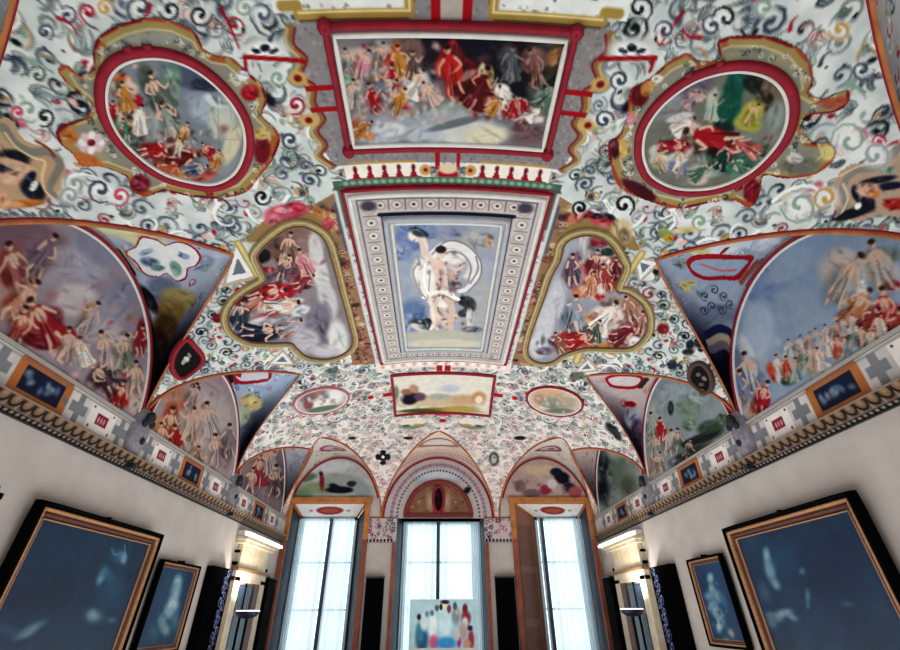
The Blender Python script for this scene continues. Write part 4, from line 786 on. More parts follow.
def kpaint(pts, cen, left):
    def f(c):
        c.A[:] = hx('#8f8d80'); c.mottle(.5, .04, '#b3a878'); r = c.rng
        inner = [((x - cen[0]) * .90 + cen[0], (y - cen[1]) * .90 + cen[1]) for x, y in pts]; mid = [((x - cen[0]) * .955 + cen[0], (y - cen[1]) * .955 + cen[1]) for x, y in pts]
        n = len(pts)
        for k in range(n):
            a, b = pts[k], pts[(k + 1) % n]; red = (k % 9) in (0, 1, 2, 5)
            c.L([mid[k], mid[(k + 1) % n]], 8.5, '#a08d5e' if k % 7 else '#a4683f'); c.L([inner[k], inner[(k + 1) % n]], 2, '#c0b78e')
            c.L([a, b], 4, '#861a30' if red else '#a8523c')
        oo = smooth(OL_out if left else OR_out, True, 8); oc = np.mean(oo, 0)
        for k in range(110):
            q = oc + (oo[int(r.integers(len(oo)))] - oc) * r.uniform(1.07, 1.20); z = r.uniform(2.2, 4); a0 = r.uniform(0, 6)
            c.L([(q[0] + (z - j * z / 9) * math.cos(a0 + j * .8), q[1] + (z - j * z / 9) * math.sin(a0 + j * .8)) for j in range(7)], .8, ['#dcdcd6', '#4d5458', '#c8c9c0', '#dcdcd6', '#3c4448'][k % 5], .85, 1.8, sm=1)
        if left:
            for k in range(8): a = k * .8; c.E(91 + 9 * math.cos(a), 142 + 7 * math.sin(a), 5, 4, math.degrees(a), ['#e2dcda', '#cdb6b6'][k % 2])
            c.many([(91, 142, 4, 3.5, 0, '#8c2a3c'), (150, 38, 26, 5, -3, '#9a9a92'), (250, 92, 9, 8, 0, '#a0182c'), (262, 80, 6, 7, 0, '#c8925c'), (243, 75, 6, 5, 0, '#d8dadc'), (262, 150, 8, 14, 0, '#7a1c30'), (262, 133, 8, 6, 0, '#c9b070'), (140, 183, 10, 9, 0, '#7a2436'), (88, 160, 16, 6, 20, '#bf6c3c'), (70, 136, 8, 8, 0, '#bb7c44')])
        else:
            c.many([(640, 94, 9, 13, 20, '#6c1c28'), (647, 88, 6, 8, 30, '#b8884c'), (657, 78, 6, 4, 0, '#d6d4cc'), (800, 165, 20, 9, 0, '#74766c'), (795, 158, 8, 5, 0, '#c9c8c4'), (828, 152, 7, 8, 0, '#cdbf78'), (622, 148, 6, 9, 0, '#c3a45c'), (615, 148, 4, 10, 0, '#501a28'), (752, 190, 8, 12, 10, '#8c1c30'), (835, 102, 14, 5, -15, '#a85c4c'), (628, 118, 9, 6, 0, '#c5868c'), (640, 190, 20, 6, 30, '#591c2c')])
        pass
    return f
def big_oval(out, kpts, paint, cen, label, left, seed):
    o = smooth(locs(out), True, 5); ko = smooth(locs(kpts), True, 4); ce = o.mean(0); root = empty('oval_ceiling_fresco', about(o), label, 'fresco', 'the pair of great oval scenes beside the crown')
    ck = vcanvas(ko, '#99937e', seed); kpaint(kpts, cen, left)(ck); field('strapwork_surround', Pmain, ck, ko, .003, root)
    c = vcanvas(o, '#888888', seed + 1); paint(c); inn = ce + (o - ce) * .90; field('painting', Pmain, c, inn, .006, root)
    ribbon('red_frame', Pmain, ce + (o - ce) * .955, .019, .005, .010, RED, root, True); ribbon('white_fillet', Pmain, ce + (o - ce) * .885, .008, .006, .006, WHT, root, True)
    for i, fx in enumerate((.30, .38) if left else (.56, .64)):
        k = int(len(o) * (.18 if left else .2)) + i * 4; p = ce + (o[k] - ce) * np.array([[1.0], [1.06]]); ribbon('frame_stud', Pmain, p, .016, .006, .010, RED, root)
    k2 = int(len(o) * .70); p = ce + (o[k2] - ce) * np.array([[1.0], [1.06]]); ribbon('frame_stud', Pmain, p, .016, .006, .010, RED, root)
    return root
big_oval(OL_out, KL, p_ovL, (178, 120), 'great oval ceiling scene in red frame with battle figures, on the left slope', True, 101)
big_oval(OR_out, KR, p_ovR, (712, 130), 'great oval ceiling scene in red frame with green drapery, on the right slope', False, 111)
# ---- oblong scene nearest the viewer
def p_main(c):
    c.A[:] = hx('#7c7a7c'); c.mottle(.4, .06, '#9a9690')
    c.many([(455, 50, 60, 20, 0, '#1b2232'), (520, 70, 40, 34, 0, '#232830'), (430, 60, 20, 20, 0, '#352c38'), (560, 60, 16, 22, 30, '#4c4434'), (555, 55, 12, 7, -30, '#9c7048'), (535, 58, 14, 12, 0, '#8c6a62'), (530, 60, 8, 12, 0, '#a8837c'), (508, 58, 11, 14, 0, '#5e6468'), (512, 68, 10, 7, 0, '#77787a'), (545, 90, 18, 14, 10, '#55635a'), (545, 95, 10, 7, 0, '#8ca08c'), (555, 80, 14, 5, -30, '#2c3030'),
            (468, 85, 16, 13, 0, '#5c1624'), (485, 93, 12, 8, 10, '#641626'), (447, 66, 12, 12, 0, '#c03c34'), (452, 58, 12, 16, -10, '#a82c30'), (443, 66, 7, 8, 0, '#d05048'), (463, 66, 16, 10, 10, '#7c1e2c'), (453, 48, 5, 10, 0, '#b83c38'), (462, 76, 15, 4, -25, '#d9a08c'), (483, 73, 5, 11, 0, '#cfc79a'), (490, 74, 4, 10, 0, '#a8a070'),
            (345, 58, 12, 14, 0, '#8c8480'), (360, 60, 13, 13, 0, '#d3b8ac'), (360, 63, 7, 9, -20, '#7c1c28'), (355, 64, 9, 8, 0, '#c9b0a4'), (348, 78, 10, 8, 0, '#8ca898'), (378, 50, 12, 10, 0, '#a8a09c'), (398, 48, 8, 8, 0, '#c2643c'), (388, 62, 7, 9, 20, '#a81828'), (404, 68, 6, 6, 0, '#a81a2c'), (394, 80, 6, 8, 0, '#9c1a2c'), (412, 50, 12, 14, 0, '#7c6460'), (408, 64, 10, 8, 0, '#c0aea8'), (415, 76, 15, 11, 20, '#c9cccc'), (412, 86, 12, 6, 0, '#dcdcdc'), (372, 98, 8, 8, 0, '#a01428'), (382, 82, 20, 5, -10, '#7d8490'), (398, 96, 6, 6, 0, '#c07a3c'), (407, 106, 5, 4, 0, '#b01a2c'), (357, 95, 11, 9, 0, '#88807c'), (428, 92, 12, 8, 0, '#b9a8a0'), (345, 105, 10, 10, 0, '#a09c9c'),
            (502, 89, 8, 7, 0, '#dcdad2'), (508, 95, 6, 5, 0, '#c9c4b8'), (492, 100, 8, 5, 0, '#c08c5c'), (506, 105, 8, 5, 0, '#a8442c'), (520, 105, 7, 6, 0, '#9c2430'), (497, 108, 6, 4, 0, '#cbb0a0'), (530, 118, 16, 4, 0, '#d2ccc0'), (527, 133, 20, 11, 0, '#7a6668'), (522, 124, 8, 6, 0, '#6c4c50'),
            (455, 110, 28, 8, 0, '#8c9c94'), (440, 118, 40, 9, -6, '#9ea4a8'), (410, 120, 40, 10, 0, '#9a9ea4'), (470, 132, 38, 13, 0, '#c3c4be'), (485, 134, 20, 9, 0, '#ccc8ae'), (425, 134, 20, 10, 0, '#aeb4ba'), (380, 134, 24, 10, 0, '#a7adb3'), (455, 122, 30, 4, -14, '#6f777c'), (390, 128, 16, 7, 0, '#c4c8ca'), (360, 128, 13, 6, 35, '#a06840'), (368, 134, 8, 4, 35, '#c08a5c')])
    c.crowd(375, 75, 50, 40, 150, ['#dccabc', '#9c2430', '#c98a6c', '#4c4448', '#b8b0ac', '#e4dcd4', '#7c8c88', '#a8543c'], (1.5, 4.5), .8); c.crowd(400, 112, 70, 12, 90, ['#b8b4b0', '#6c6a70', '#d2ccc4', '#8c8480', '#c0a898'], (1.5, 4), .7); c.crowd(510, 105, 40, 14, 80, ['#dcccbc', '#8c2c30', '#c08858', '#5c4448', '#c4c0b4'], (1.5, 4), .8); c.crowd(485, 60, 60, 20, 40, ['#4c2630', '#2b3442', '#6c4a4c', '#1c2028'], (3, 7), .5)
_pm = p_main
def p_main(c):
    _pm(c)
    c.people([(348, 60, 30, -10, '#80848c'), (362, 62, 34, 20, '#c0828a'), (380, 54, 30, 10, '#8c7c74'), (398, 60, 36, -5, '#b8803c'), (390, 78, 34, 12, '#a51c2e'), (412, 64, 32, 5, '#6c5650'), (416, 82, 36, 35, '#d8d4cc'), (374, 96, 34, -20, '#a51c2e'), (352, 92, 32, 10, '#9a9490'), (400, 100, 32, 20, '#b8803c'), (430, 92, 30, -30, '#c0a89c'), (385, 84, 30, 60, '#7d8490'),
              (452, 70, 58, -12, '#b53030', '#d29a80', '#3c2020'), (478, 86, 50, 30, '#641a28', '#c89078', '#2a1a1a'), (510, 62, 40, 10, '#5c6064', '#8c8480'), (536, 66, 44, -15, '#85615a', '#a48478'), (548, 94, 36, 50, '#5c7264', '#94a090'), (504, 96, 28, -20, '#d8d4cc'), (494, 104, 24, 50, '#b8803c'), (512, 106, 24, 10, '#a51c2e'), (524, 104, 24, -30, '#a51c2e'), (534, 112, 22, 60, '#d8d4cc'), (362, 126, 26, 60, '#a8703c')])
o = rectp(.256, .452, .722); root = empty('ceiling_panel_fresco', about(o), 'oblong crowded ceiling scene in red frame nearest the viewer, two red-robed men on dark sky', 'fresco')
c = vcanvas(o, '#777777', 120); p_main(c); field('painting', Pmain, c, rectp(.246, .462, .712), .006, root)
ribbon('red_frame', Pmain, rectp(.262, .437, .728, 10), .015, .005, .012, RED, root, True); ribbon('white_fillet', Pmain, rectp(.246, .455, .716, 10), .011, .006, .007, WHT, root, True)
for a, v in ((-.262, .437), (.262, .437), (.262, .728), (-.262, .728)):
    t = np.linspace(0, 2 * PI, 8, endpoint=False); ribbon('corner_boss', Pmain, np.stack([a + .008 * np.cos(t), v + .008 * np.sin(t)], 1), .016, .006, .016, RED, root, True)
# ---- stucco panel with the white figure
def p_stucco(c):
    c.A[:] = hx('#bfb8b4'); c.mottle(.25, .03, '#a09a9c')
    def rr(a, v0, v1, w, col): c.line(list(rectp(a, v0, v1)) + [rectp(a, v0, v1)[0]], w, col)
    rr(.285, .875, 1.865, .014, '#dededa'); rr(.268, .895, 1.85, .006, '#77737a')
    for k in range(17):
        v = .93 + k * .056
        for m in (-1, 1):
            a = m * .235; c.ell(a, v, .020, .020, 0, '#a39890', 1, .2); c.ell(a, v, .014, .014, 0, '#dcd8d0', 1, .3); c.ell(a, v, .006, .006, 0, '#5a5254', 1, .3); c.line([(a - .02, v + .028), (a + .02, v + .028)], .005, '#85797a')
    for k in range(9):
        a = -.20 + k * .05
        for v in (.918, 1.83): c.ell(a, v, .018, .018, 0, '#a39088', 1, .2); c.ell(a, v, .012, .012, 0, '#dcd8d0', 1, .3); c.ell(a, v, .006, .006, 0, '#544c54', 1, .3); c.line([(a + .025, v - .018), (a + .025, v + .018)], .005, '#7d7072')
    for m in (-1, 1): c.ell(m * .235, .918, .024, .02, 0, '#55505c', 1, .3)
    rr(.200, .955, 1.80, .007, '#5d5a66'); c.line([(-.205, .955), (.205, .955)], .016, '#2c2f42'); rr(.188, .972, 1.785, .016, '#a3abb6'); rr(.172, .99, 1.765, .010, '#d3d0ca'); c.line([(-.165, 1.752), (.165, 1.752)], .012, '#4a4348')
def p_venus(c):
    c.A[:] = hx('#9aa2b0'); c.mottle(.5, .07, '#b5b6b8')
    c.many([(410, 236, 16, 14, 0, '#6f82a8'), (425, 230, 14, 8, 0, '#7c8cab'), (402, 250, 10, 10, 0, '#8494b4'), (455, 232, 20, 9, 0, '#8b94a6'), (475, 240, 16, 12, 0, '#a6a6a6'), (412, 315, 14, 16, 30, '#6a7ea2'), (405, 322, 8, 10, 0, '#7f90ac'), (480, 300, 10, 30, 0, '#a8a9aa'), (490, 240, 3, 8, 0, '#bb9c84'), (440, 336, 40, 8, 0, '#b5b2a4'), (445, 342, 42, 4, 0, '#c4c0b0'),
            (419, 231, 10, 4, 20, '#3c4650'), (415, 234, 7, 6, 0, '#e2d6cc'), (424, 245, 4, 12, -10, '#dccbbf'), (428, 256, 8, 4, 30, '#d8c6ba'), (462, 262, 14, 13, 20, '#d4d2ce'), (470, 265, 8, 15, 0, '#dcd9d2'), (458, 266, 10, 9, 0, '#a9a6a8'), (450, 255, 14, 8, 10, '#dcd8d2'),
            (424, 272, 12, 14, -10, '#d6d2ce'), (420, 268, 6, 10, 0, '#e4e0da'), (430, 290, 8, 12, -20, '#d2cfce'), (437, 262, 9, 5, 30, '#d0bfb6'), (452, 276, 8, 4, 30, '#c0a494'), (456, 284, 6, 4, 0, '#7e7074'), (437, 282, 6, 8, 0, '#e0dbd4'),
            (442, 300, 10, 7, 20, '#cfb7a8'), (437, 310, 4, 12, -10, '#d8c0b2'), (450, 313, 9, 4, 30, '#cdb4a6'), (447, 322, 5, 8, -40, '#d2bbae'), (466, 300, 8, 5, 0, '#3c4040'), (470, 305, 6, 7, 20, '#46484a'), (463, 312, 5, 4, 0, '#4c4a4c'), (470, 318, 4, 10, 0, '#c8c2bc'), (464, 323, 3, 6, 0, '#9c9898'), (421, 323, 12, 5, 10, '#4c5058'), (418, 326, 8, 3, 20, '#c9c6c4'), (428, 320, 5, 3, 0, '#2e343c'), (472, 328, 10, 3, 0, '#70707a')])
    c.L([(430, 256), (444, 244), (462, 246), (476, 260), (476, 276), (466, 288), (454, 290)], 8, '#d9d6d2', 1, 5); c.L([(432, 253), (446, 240), (464, 242), (480, 258), (480, 276), (468, 290)], 1.4, '#85838c'); c.L([(436, 260), (450, 250), (464, 254), (471, 266), (468, 280)], 1.6, '#8d8b94')
    c.G([(425, 266), (436, 262), (446, 266), (448, 284), (456, 296), (448, 306), (434, 304), (424, 296), (420, 280)], '#dedad4', 1, 3); c.L([(437, 262), (441, 276), (440, 290)], 11, '#d6bfb0', 1, 10)
    c.L([(436, 262), (428, 254), (424, 246), (418, 236)], 4.5, '#d8c4b6', 1, 3); c.L([(446, 262), (456, 268), (464, 264)], 4, '#d0b8a8', 1, 2.6); c.L([(436, 294), (433, 312), (437, 328)], 7, '#d6bfb0', 1, 4); c.L([(445, 294), (452, 308), (450, 326)], 7, '#cfb6a6', 1, 4)
    c.E(441, 252, 4.4, 5.4, 0, '#d8c2b4', 1, .15); c.E(441, 248, 5.4, 3.8, 0, '#3a3236', 1, .2); c.E(418, 232, 7, 3, 20, '#4a545c', 1, .3); c.L([(424, 296), (440, 290), (458, 298)], 4, '#e6e2dc'); c.L([(426, 299), (442, 294), (458, 302)], 1.2, '#8c868c')
    for q in ((430, 272, 428, 296), (436, 296, 430, 306), (447, 272, 452, 294), (440, 268, 441, 286)): c.L([(q[0], q[1]), (q[2], q[3])], 1.0, '#94888a', .8)
    c.L([(418, 262), (413, 272), (420, 290), (430, 300)], 1.5, '#a49a9c'); c.L([(425, 262), (424, 280), (430, 295)], 1.5, '#f0ece6'); c.L([(476, 255), (478, 268), (470, 282)], 1.6, '#8d8b92'); c.L([(430, 297), (434, 318), (431, 328)], 3, '#e2d2c6')
    c.crowd(448, 282, 18, 22, 30, ['#3c3c48', '#d8ccc4', '#8c7c80', '#5c4448'], (1, 3), .7); c.crowd(425, 322, 16, 6, 16, ['#3c4450', '#c4c6c8', '#6c7480'], (1, 2.5), .8)
o = rectp(.298, .858, 1.878, 12); root = empty('stucco_ceiling_panel', about(o), 'tall central ceiling panel, pale stucco frame round a white figure on blue', 'fresco')
c = vcanvas(o, '#bfb8b4', 130); p_stucco(c); field('stucco_frame', Pmain, c, o, .004, root)
c = vcanvas(rectp(.168, .99, 1.765), '#99a0aa', 131, .002); p_venus(c); field('painting', Pmain, c, rectp(.165, .993, 1.758, 12), .007, root)
ribbon('red_line', Pmain, rectp(.303, .856, 1.884, 20), .010, .004, .008, RED, root, True); ribbon('outer_moulding', Pmain, rectp(.286, .874, 1.866, 20), .014, .004, .014, WHT, root, True)
ribbon('inner_moulding', Pmain, rectp(.190, .970, 1.782, 20), .016, .004, .016, mat('stucco_grey', '#aeb2b8', .8, noise=.1), root, True); ribbon('inner_fillet', Pmain, rectp(.172, .987, 1.764, 20), .009, .005, .012, WHT, root, True)
# ---- quatrefoil scenes
ML = [(257, 253), (272, 237), (290, 225.5), (307, 225.5), (323.6, 236.5), (332, 259), (340, 289), (348.5, 320), (352.7, 342), (343, 353), (326, 358), (307, 355.7), (296, 347), (290, 342), (271, 342), (249, 340.5), (232, 331), (226.6, 317), (232, 303), (246, 290.6), (262.6, 281), (265, 275), (260, 264)]
MR = [(560, 259), (565, 242), (579, 234), (596, 234), (610, 242), (621, 259), (623.6, 268), (616.6, 288), (629, 292), (643, 303), (648.5, 317), (646, 333.5), (632, 346), (612.5, 347), (585, 347), (565, 353), (551.5, 361), (538, 361), (528, 353), (531, 333.5), (543, 300), (551.5, 275)]
def p_qL(c):
    c.A[:] = hx('#8c8488'); c.mottle(.4, .05, '#a8a2a0')
    c.many([(290, 238, 24, 14, 0, '#8a7268'), (280, 248, 14, 12, 0, '#7c5f58'), (300, 250, 16, 14, 0, '#8c7870'), (263, 255, 7, 7, 0, '#14161c'), (272, 240, 8, 8, 0, '#6c5a58'), (300, 262, 18, 8, 0, '#b08480'), (268, 269, 7, 3.5, 0, '#9c1a2e'), (285, 262, 10, 5, 0, '#6c5458'), (305, 258, 8, 6, 0, '#c4989c'), (275, 277, 12, 6, 0, '#6c6470'), (300, 277, 12, 5, 0, '#8c4450'), (303, 284, 8, 4, 10, '#5a2c38'),
            (316, 250, 7, 18, -8, '#c2bfba'), (321, 275, 8, 24, -14, '#c6c5c2'), (328, 300, 9, 18, -14, '#bdbdbb'), (272, 292, 22, 9, -5, '#a8142c'), (282, 290, 12, 7, 0, '#b81a34'), (258, 293, 10, 6, -30, '#8c5a60'), (255, 302, 12, 8, -20, '#b8847c'), (242, 305, 7, 10, 0, '#303c48'), (238, 318, 8, 8, 30, '#39485a'), (244, 312, 5, 12, 0, '#4a5c68'), (238, 322, 10, 4, 30, '#1c2430'), (240, 302, 5, 5, 0, '#8c2434'),
            (280, 304, 22, 5, -14, '#d8cab4'), (290, 302, 12, 3.5, -14, '#e4dccc'), (265, 316, 14, 4, -20, '#b83c44'), (262, 322, 14, 6, -10, '#c4c2c4'), (262, 333, 20, 7, -3, '#1c2c42'), (250, 337, 14, 4, 10, '#22344c'), (272, 330, 8, 4, 0, '#2a3c54'), (286, 333, 8, 4, 0, '#b0806c'), (295, 320, 12, 12, 0, '#a4a0a8'), (318, 318, 12, 16, 20, '#7e7a86'), (325, 330, 8, 12, 0, '#74707c'), (305, 340, 14, 12, 0, '#b4b0b6'), (338, 338, 10, 18, -10, '#cacac6'), (325, 350, 14, 6, 0, '#b6b3b8'), (300, 310, 10, 5, -20, '#c4c4c8')])
    c.crowd(290, 268, 30, 16, 60, ['#c49a94', '#6c2c3c', '#4c4450', '#a87870', '#d4b8b0'], (1.5, 4), .7); c.crowd(265, 315, 34, 20, 40, ['#d4ccc4', '#4c5464', '#a86c68', '#8c8c98'], (1.5, 4), .6, -15)
    c.people([(288, 246, 34, 10, '#8a6c62'), (302, 262, 32, -15, '#c0828a'), (284, 266, 30, 20, '#6c5460'), (304, 280, 26, 60, '#8c3c48'), (268, 292, 40, 74, '#a51c2e'), (252, 304, 36, 50, '#b07c70'), (240, 314, 34, 10, '#38485a'), (262, 330, 42, 84, '#1f3048'), (282, 306, 40, 76, '#d8d4cc'), (290, 326, 30, 60, '#a09ca6')])
def p_qR(c):
    c.A[:] = hx('#9a989e'); c.mottle(.4, .05, '#b1afb2')
    c.many([(570, 250, 9, 16, 0, '#a3a4ac'), (584, 250, 5, 24, 0, '#c6c6c4'), (573, 272, 8, 16, 0, '#6d5868'), (566, 277, 6, 8, 0, '#7c6474'), (578, 262, 5, 12, 0, '#8a7684'), (594, 245, 8, 10, 0, '#94909a'), (608, 251, 7, 4, 0, '#26463c'), (600, 240, 10, 6, 0, '#8a3440'), (614, 262, 7, 7, 0, '#8c5c58'), (600, 270, 16, 14, 0, '#84303a'), (595, 280, 12, 8, 0, '#a84440'), (612, 275, 5, 8, 0, '#4c3438'), (590, 266, 5, 8, 0, '#6c2c38'), (603, 260, 8, 5, 0, '#d9cdc0'),
            (580, 292, 8, 5, 0, '#c07048'), (600, 296, 8, 4, 30, '#c04c44'), (592, 288, 12, 5, 0, '#cbb0a4'), (573, 312, 11, 14, 0, '#8e97a6'), (566, 322, 7, 10, 0, '#7e8898'), (556, 300, 9, 24, 12, '#b8bac0'), (545, 325, 9, 28, 12, '#bdbec2'), (538, 345, 9, 12, 0, '#c3c4c6'), (615, 304, 14, 8, 10, '#a88c7c'), (632, 305, 10, 9, 20, '#9c7a6a'), (640, 318, 8, 12, 0, '#a47c70'), (628, 332, 14, 10, -20, '#7c2c3a'), (618, 338, 10, 7, 0, '#6c2434'), (632, 340, 8, 5, 0, '#e2dcda'),
            (605, 318, 15, 13, -10, '#dcd6ce'), (615, 312, 10, 7, 0, '#e8e2dc'), (592, 318, 7, 6, 0, '#c89470'), (608, 302, 8, 4, -10, '#6c6c70'), (590, 327, 12, 4, -20, '#5c6460'), (575, 337, 16, 6, 10, '#a83034'), (585, 342, 9, 4, 0, '#c02838'), (565, 346, 9, 5, 0, '#b06c50'), (556, 340, 8, 5, 0, '#5c5464'), (545, 350, 8, 4, 0, '#7c7080'), (600, 345, 14, 4, 0, '#bd8c50'), (620, 347, 12, 3, 0, '#b88c68')])
    c.crowd(600, 275, 26, 22, 70, ['#c4505a', '#d9b8a8', '#4c2c38', '#a85c48', '#e0d4cc'], (1.2, 3.2), .75); c.crowd(615, 325, 40, 22, 70, ['#e2d8d0', '#8c3c48', '#b88c70', '#5c3c48', '#c4a898'], (1.5, 4), .7); c.crowd(572, 340, 24, 8, 30, ['#a83038', '#d8c8bc', '#5c4c58'], (1.2, 3), .7)
_pq = p_qR
def p_qR(c):
    _pq(c)
    c.people([(572, 268, 34, 0, '#6d5868'), (596, 262, 30, 10, '#8c3c44'), (606, 276, 30, -12, '#a04840'), (590, 282, 28, 20, '#c08468'), (616, 268, 26, 0, '#6c3038'), (574, 312, 40, 5, '#8a93a2'), (606, 316, 42, 40, '#d8d4cc'), (630, 308, 30, -20, '#a07c6c'), (624, 332, 34, 70, '#782c3a'), (642, 322, 26, 10, '#a07870'), (580, 338, 30, 70, '#a51c2e'), (596, 330, 26, 20, '#5c6460'), (558, 342, 24, -20, '#8c5c54')])
for pts, pf, lb, sd in ((ML, p_qL, 'lobed ceiling scene left of the stucco panel, red cloak above navy figure', 140), (MR, p_qR, 'lobed ceiling scene right of the stucco panel, white and maroon figures', 145)):
    o = smooth(locs(pts), True, 5); root = empty('lobed_ceiling_fresco', about(o), lb, 'fresco', 'the pair of lobed scenes beside the stucco panel')
    c = vcanvas(o, '#8c8488', sd, .0026); pf(c); field('painting', Pmain, c, o, .005, root)
    ce = o.mean(0); T = np.roll(o, -2, 0) - np.roll(o, 2, 0); N = np.stack([T[:, 1], -T[:, 0]], 1); N /= np.linalg.norm(N, axis=1, keepdims=True); N *= np.sign(np.sum(np.cross(T[:3], (o - ce)[:3]))) if False else 1
    area2 = np.sum(o[:, 0] * np.roll(o[:, 1], -1) - np.roll(o[:, 0], -1) * o[:, 1]); N *= np.sign(area2)
    ribbon('ochre_frame', Pmain, o + N * .012, .024, .003, .008, GOLD, root, True); ribbon('bright_bead', Pmain, o + N * .018, .007, .011, .004, mat('pale_ochre', '#b9ab7c', .7), root, True); ribbon('dark_bead', Pmain, o - N * .001, .007, .006, .007, mat('umber_line', '#6c4c34', .7), root, True)
# ---- small landscape
def p_small(c):
    c.soft = .3
    c.A[:] = hx('#d4d0c4'); c.mottle(.3, .05, '#c0bcae'); c.crowd(440, 402, 70, 7, 60, ['#c4b494', '#b8a888', '#8c9488', '#c8c4bc', '#a08a74'], (1, 3), .6, 0); c.crowd(413, 397, 12, 7, 26, ['#2a2834', '#5c4454', '#8c6a58', '#dcd4cc', '#3c3c4c'], (.8, 2.2), .9, 60)
    c.many([(440, 390, 40, 7, 0, '#d6d0c6'), (440, 400, 36, 6, 0, '#c4b494'), (465, 399, 16, 5, 0, '#bfa284'), (412, 396, 9, 5, 0, '#3a3444'), (409, 400, 7, 4, 0, '#242836'), (420, 396, 6, 4, 0, '#6a5468'), (407, 391, 6, 3, 0, '#9c6c58'), (414, 388, 5, 4, 30, '#b09078'), (479, 397, 7, 6, 0, '#c08c5c'), (479, 399, 4, 4, 0, '#d8d0c0'), (440, 409, 40, 2.2, 0, '#8a8448'), (460, 408, 18, 3, 0, '#b39a5c'), (420, 410, 20, 2, 0, '#5c5c3c'), (440, 396, 12, 3, 0, '#a8a8a0'), (396, 392, 3, 7, 0, '#7c8c74'), (450, 388, 10, 4, 0, '#b8bcc4')])
o = rectp(.264, 2.02, 2.475, 12, .280); root = empty('landscape_ceiling_panel', about(o), 'small oblong landscape ceiling scene in a red frame above the middle window', 'fresco')
c = vcanvas(o, '#d4d0c4', 150, .0024); p_small(c); field('painting', Pmain, c, rectp(.258, 2.03, 2.465, 12, .272), .005, root)
ribbon('red_frame', Pmain, rectp(.264, 2.02, 2.475, 16, .280), .015, .004, .010, RED, root, True)
# ---- small ovals
def ellp(cx, cy, rx, ry, an, n=28):
    a = math.radians(an); return [(cx + rx * math.cos(t) * math.cos(a) - ry * math.sin(t) * math.sin(a), cy + rx * math.cos(t) * math.sin(a) + ry * math.sin(t) * math.cos(a)) for t in np.linspace(0, 2 * PI, n, endpoint=False)]
def p_soL(c):
    c.soft = .3
    c.A[:] = hx('#b7aeac'); c.mottle(.3, .05, '#cfcac6'); c.many([(310, 396, 9, 4, -20, '#7c6c70'), (318, 392, 8, 3, -20, '#a07870'), (325, 402, 16, 4, -12, '#dcd8d0'), (322, 408, 18, 2.5, -10, '#6c7c6c'), (335, 394, 8, 5, 0, '#d8d8d8'), (308, 404, 5, 5, 0, '#8c5c60')])
    c.crowd(316, 398, 22, 10, 26, ['#8c6c68', '#d9d0c8', '#6a6c70'], (1, 2.6), .7)
def p_soR(c):
    c.soft = .3
    c.A[:] = hx('#c6b49e'); c.mottle(.3, .05, '#cfc8bc'); c.many([(548, 394, 16, 6, 10, '#c9a888'), (556, 402, 18, 5, 8, '#8f9a94'), (548, 404, 10, 3, 20, '#7c8c84'), (566, 400, 10, 4, 0, '#b0a090'), (540, 398, 6, 5, 0, '#b09080'), (560, 410, 14, 2.5, 0, '#7c7c6c')])
    c.crowd(555, 401, 24, 9, 26, ['#8c8c84', '#d9cfc0', '#a87c68'], (1, 2.6), .7)
for e, pf, lb, sd, mt_ in (((321, 400, 28, 12.5, -9), p_soL, 'small pale pink-edged oval ceiling scene left of the landscape panel', 160, mat('rosy_line', '#b86c78', .7, noise=.2)), ((555, 400.5, 28.5, 14, 9), p_soR, 'small red-framed oval ceiling scene right of the landscape panel', 165, RED)):
    o = locs(ellp(*e)); root = empty('small_oval_fresco', about(o), lb, 'fresco'); c = vcanvas(o, '#b7aeac', sd); pf(c); field('painting', Pmain, c, o, .005, root)
    ce = o.mean(0); ribbon('oval_frame', Pmain, o, .012, .004, .008, mt_, root, True); ribbon('white_fillet', Pmain, ce + (o - ce) * .93, .008, .005, .005, WHT, root, True)
# ---- heraldic shields by the wall piers
for pts, lb, sd, lf in (([(185, 340), (193, 346), (201, 357), (194, 368), (180, 376), (172, 367), (174, 353)], 'black heart-shaped shield in a red scroll rim, left of the lobed scenes', 170, 1), ([(694, 366), (703, 364), (711, 374), (712, 386), (706, 391), (698, 386), (691, 377)], 'dark oval shield with grey charges near the right wall pier', 175, 0)):
    o = smooth(locs(pts), True, 4); root = empty('painted_shield', about(o), lb, 'shield'); c = vcanvas(o, '#191a1e' if lf else '#2c2226', sd, .002)
    cx, cy = np.mean(pts, 0); c.many([(cx, cy, 3, 3, 0, '#c9c8c4'), (cx - 3, cy + 3, 2, 3, 30, '#a9a8a4'), (cx + 3, cy - 4, 1.6, 3, -30, '#8c8a88')] if lf else [(cx - 3, cy - 4, 2.5, 2, 0, '#7c7470'), (cx + 3, cy, 3, 2, 40, '#8c8078'), (cx, cy + 6, 3, 2, 0, '#6a605c')])
    field('shield_face', Pmain, c, o, .006, root); ce = o.mean(0); ribbon('scroll_rim', Pmain, ce + (o - ce) * 1.08, .016, .004, .010, RED if lf else mat('umber_rim', '#4a3630', .7), root, True)
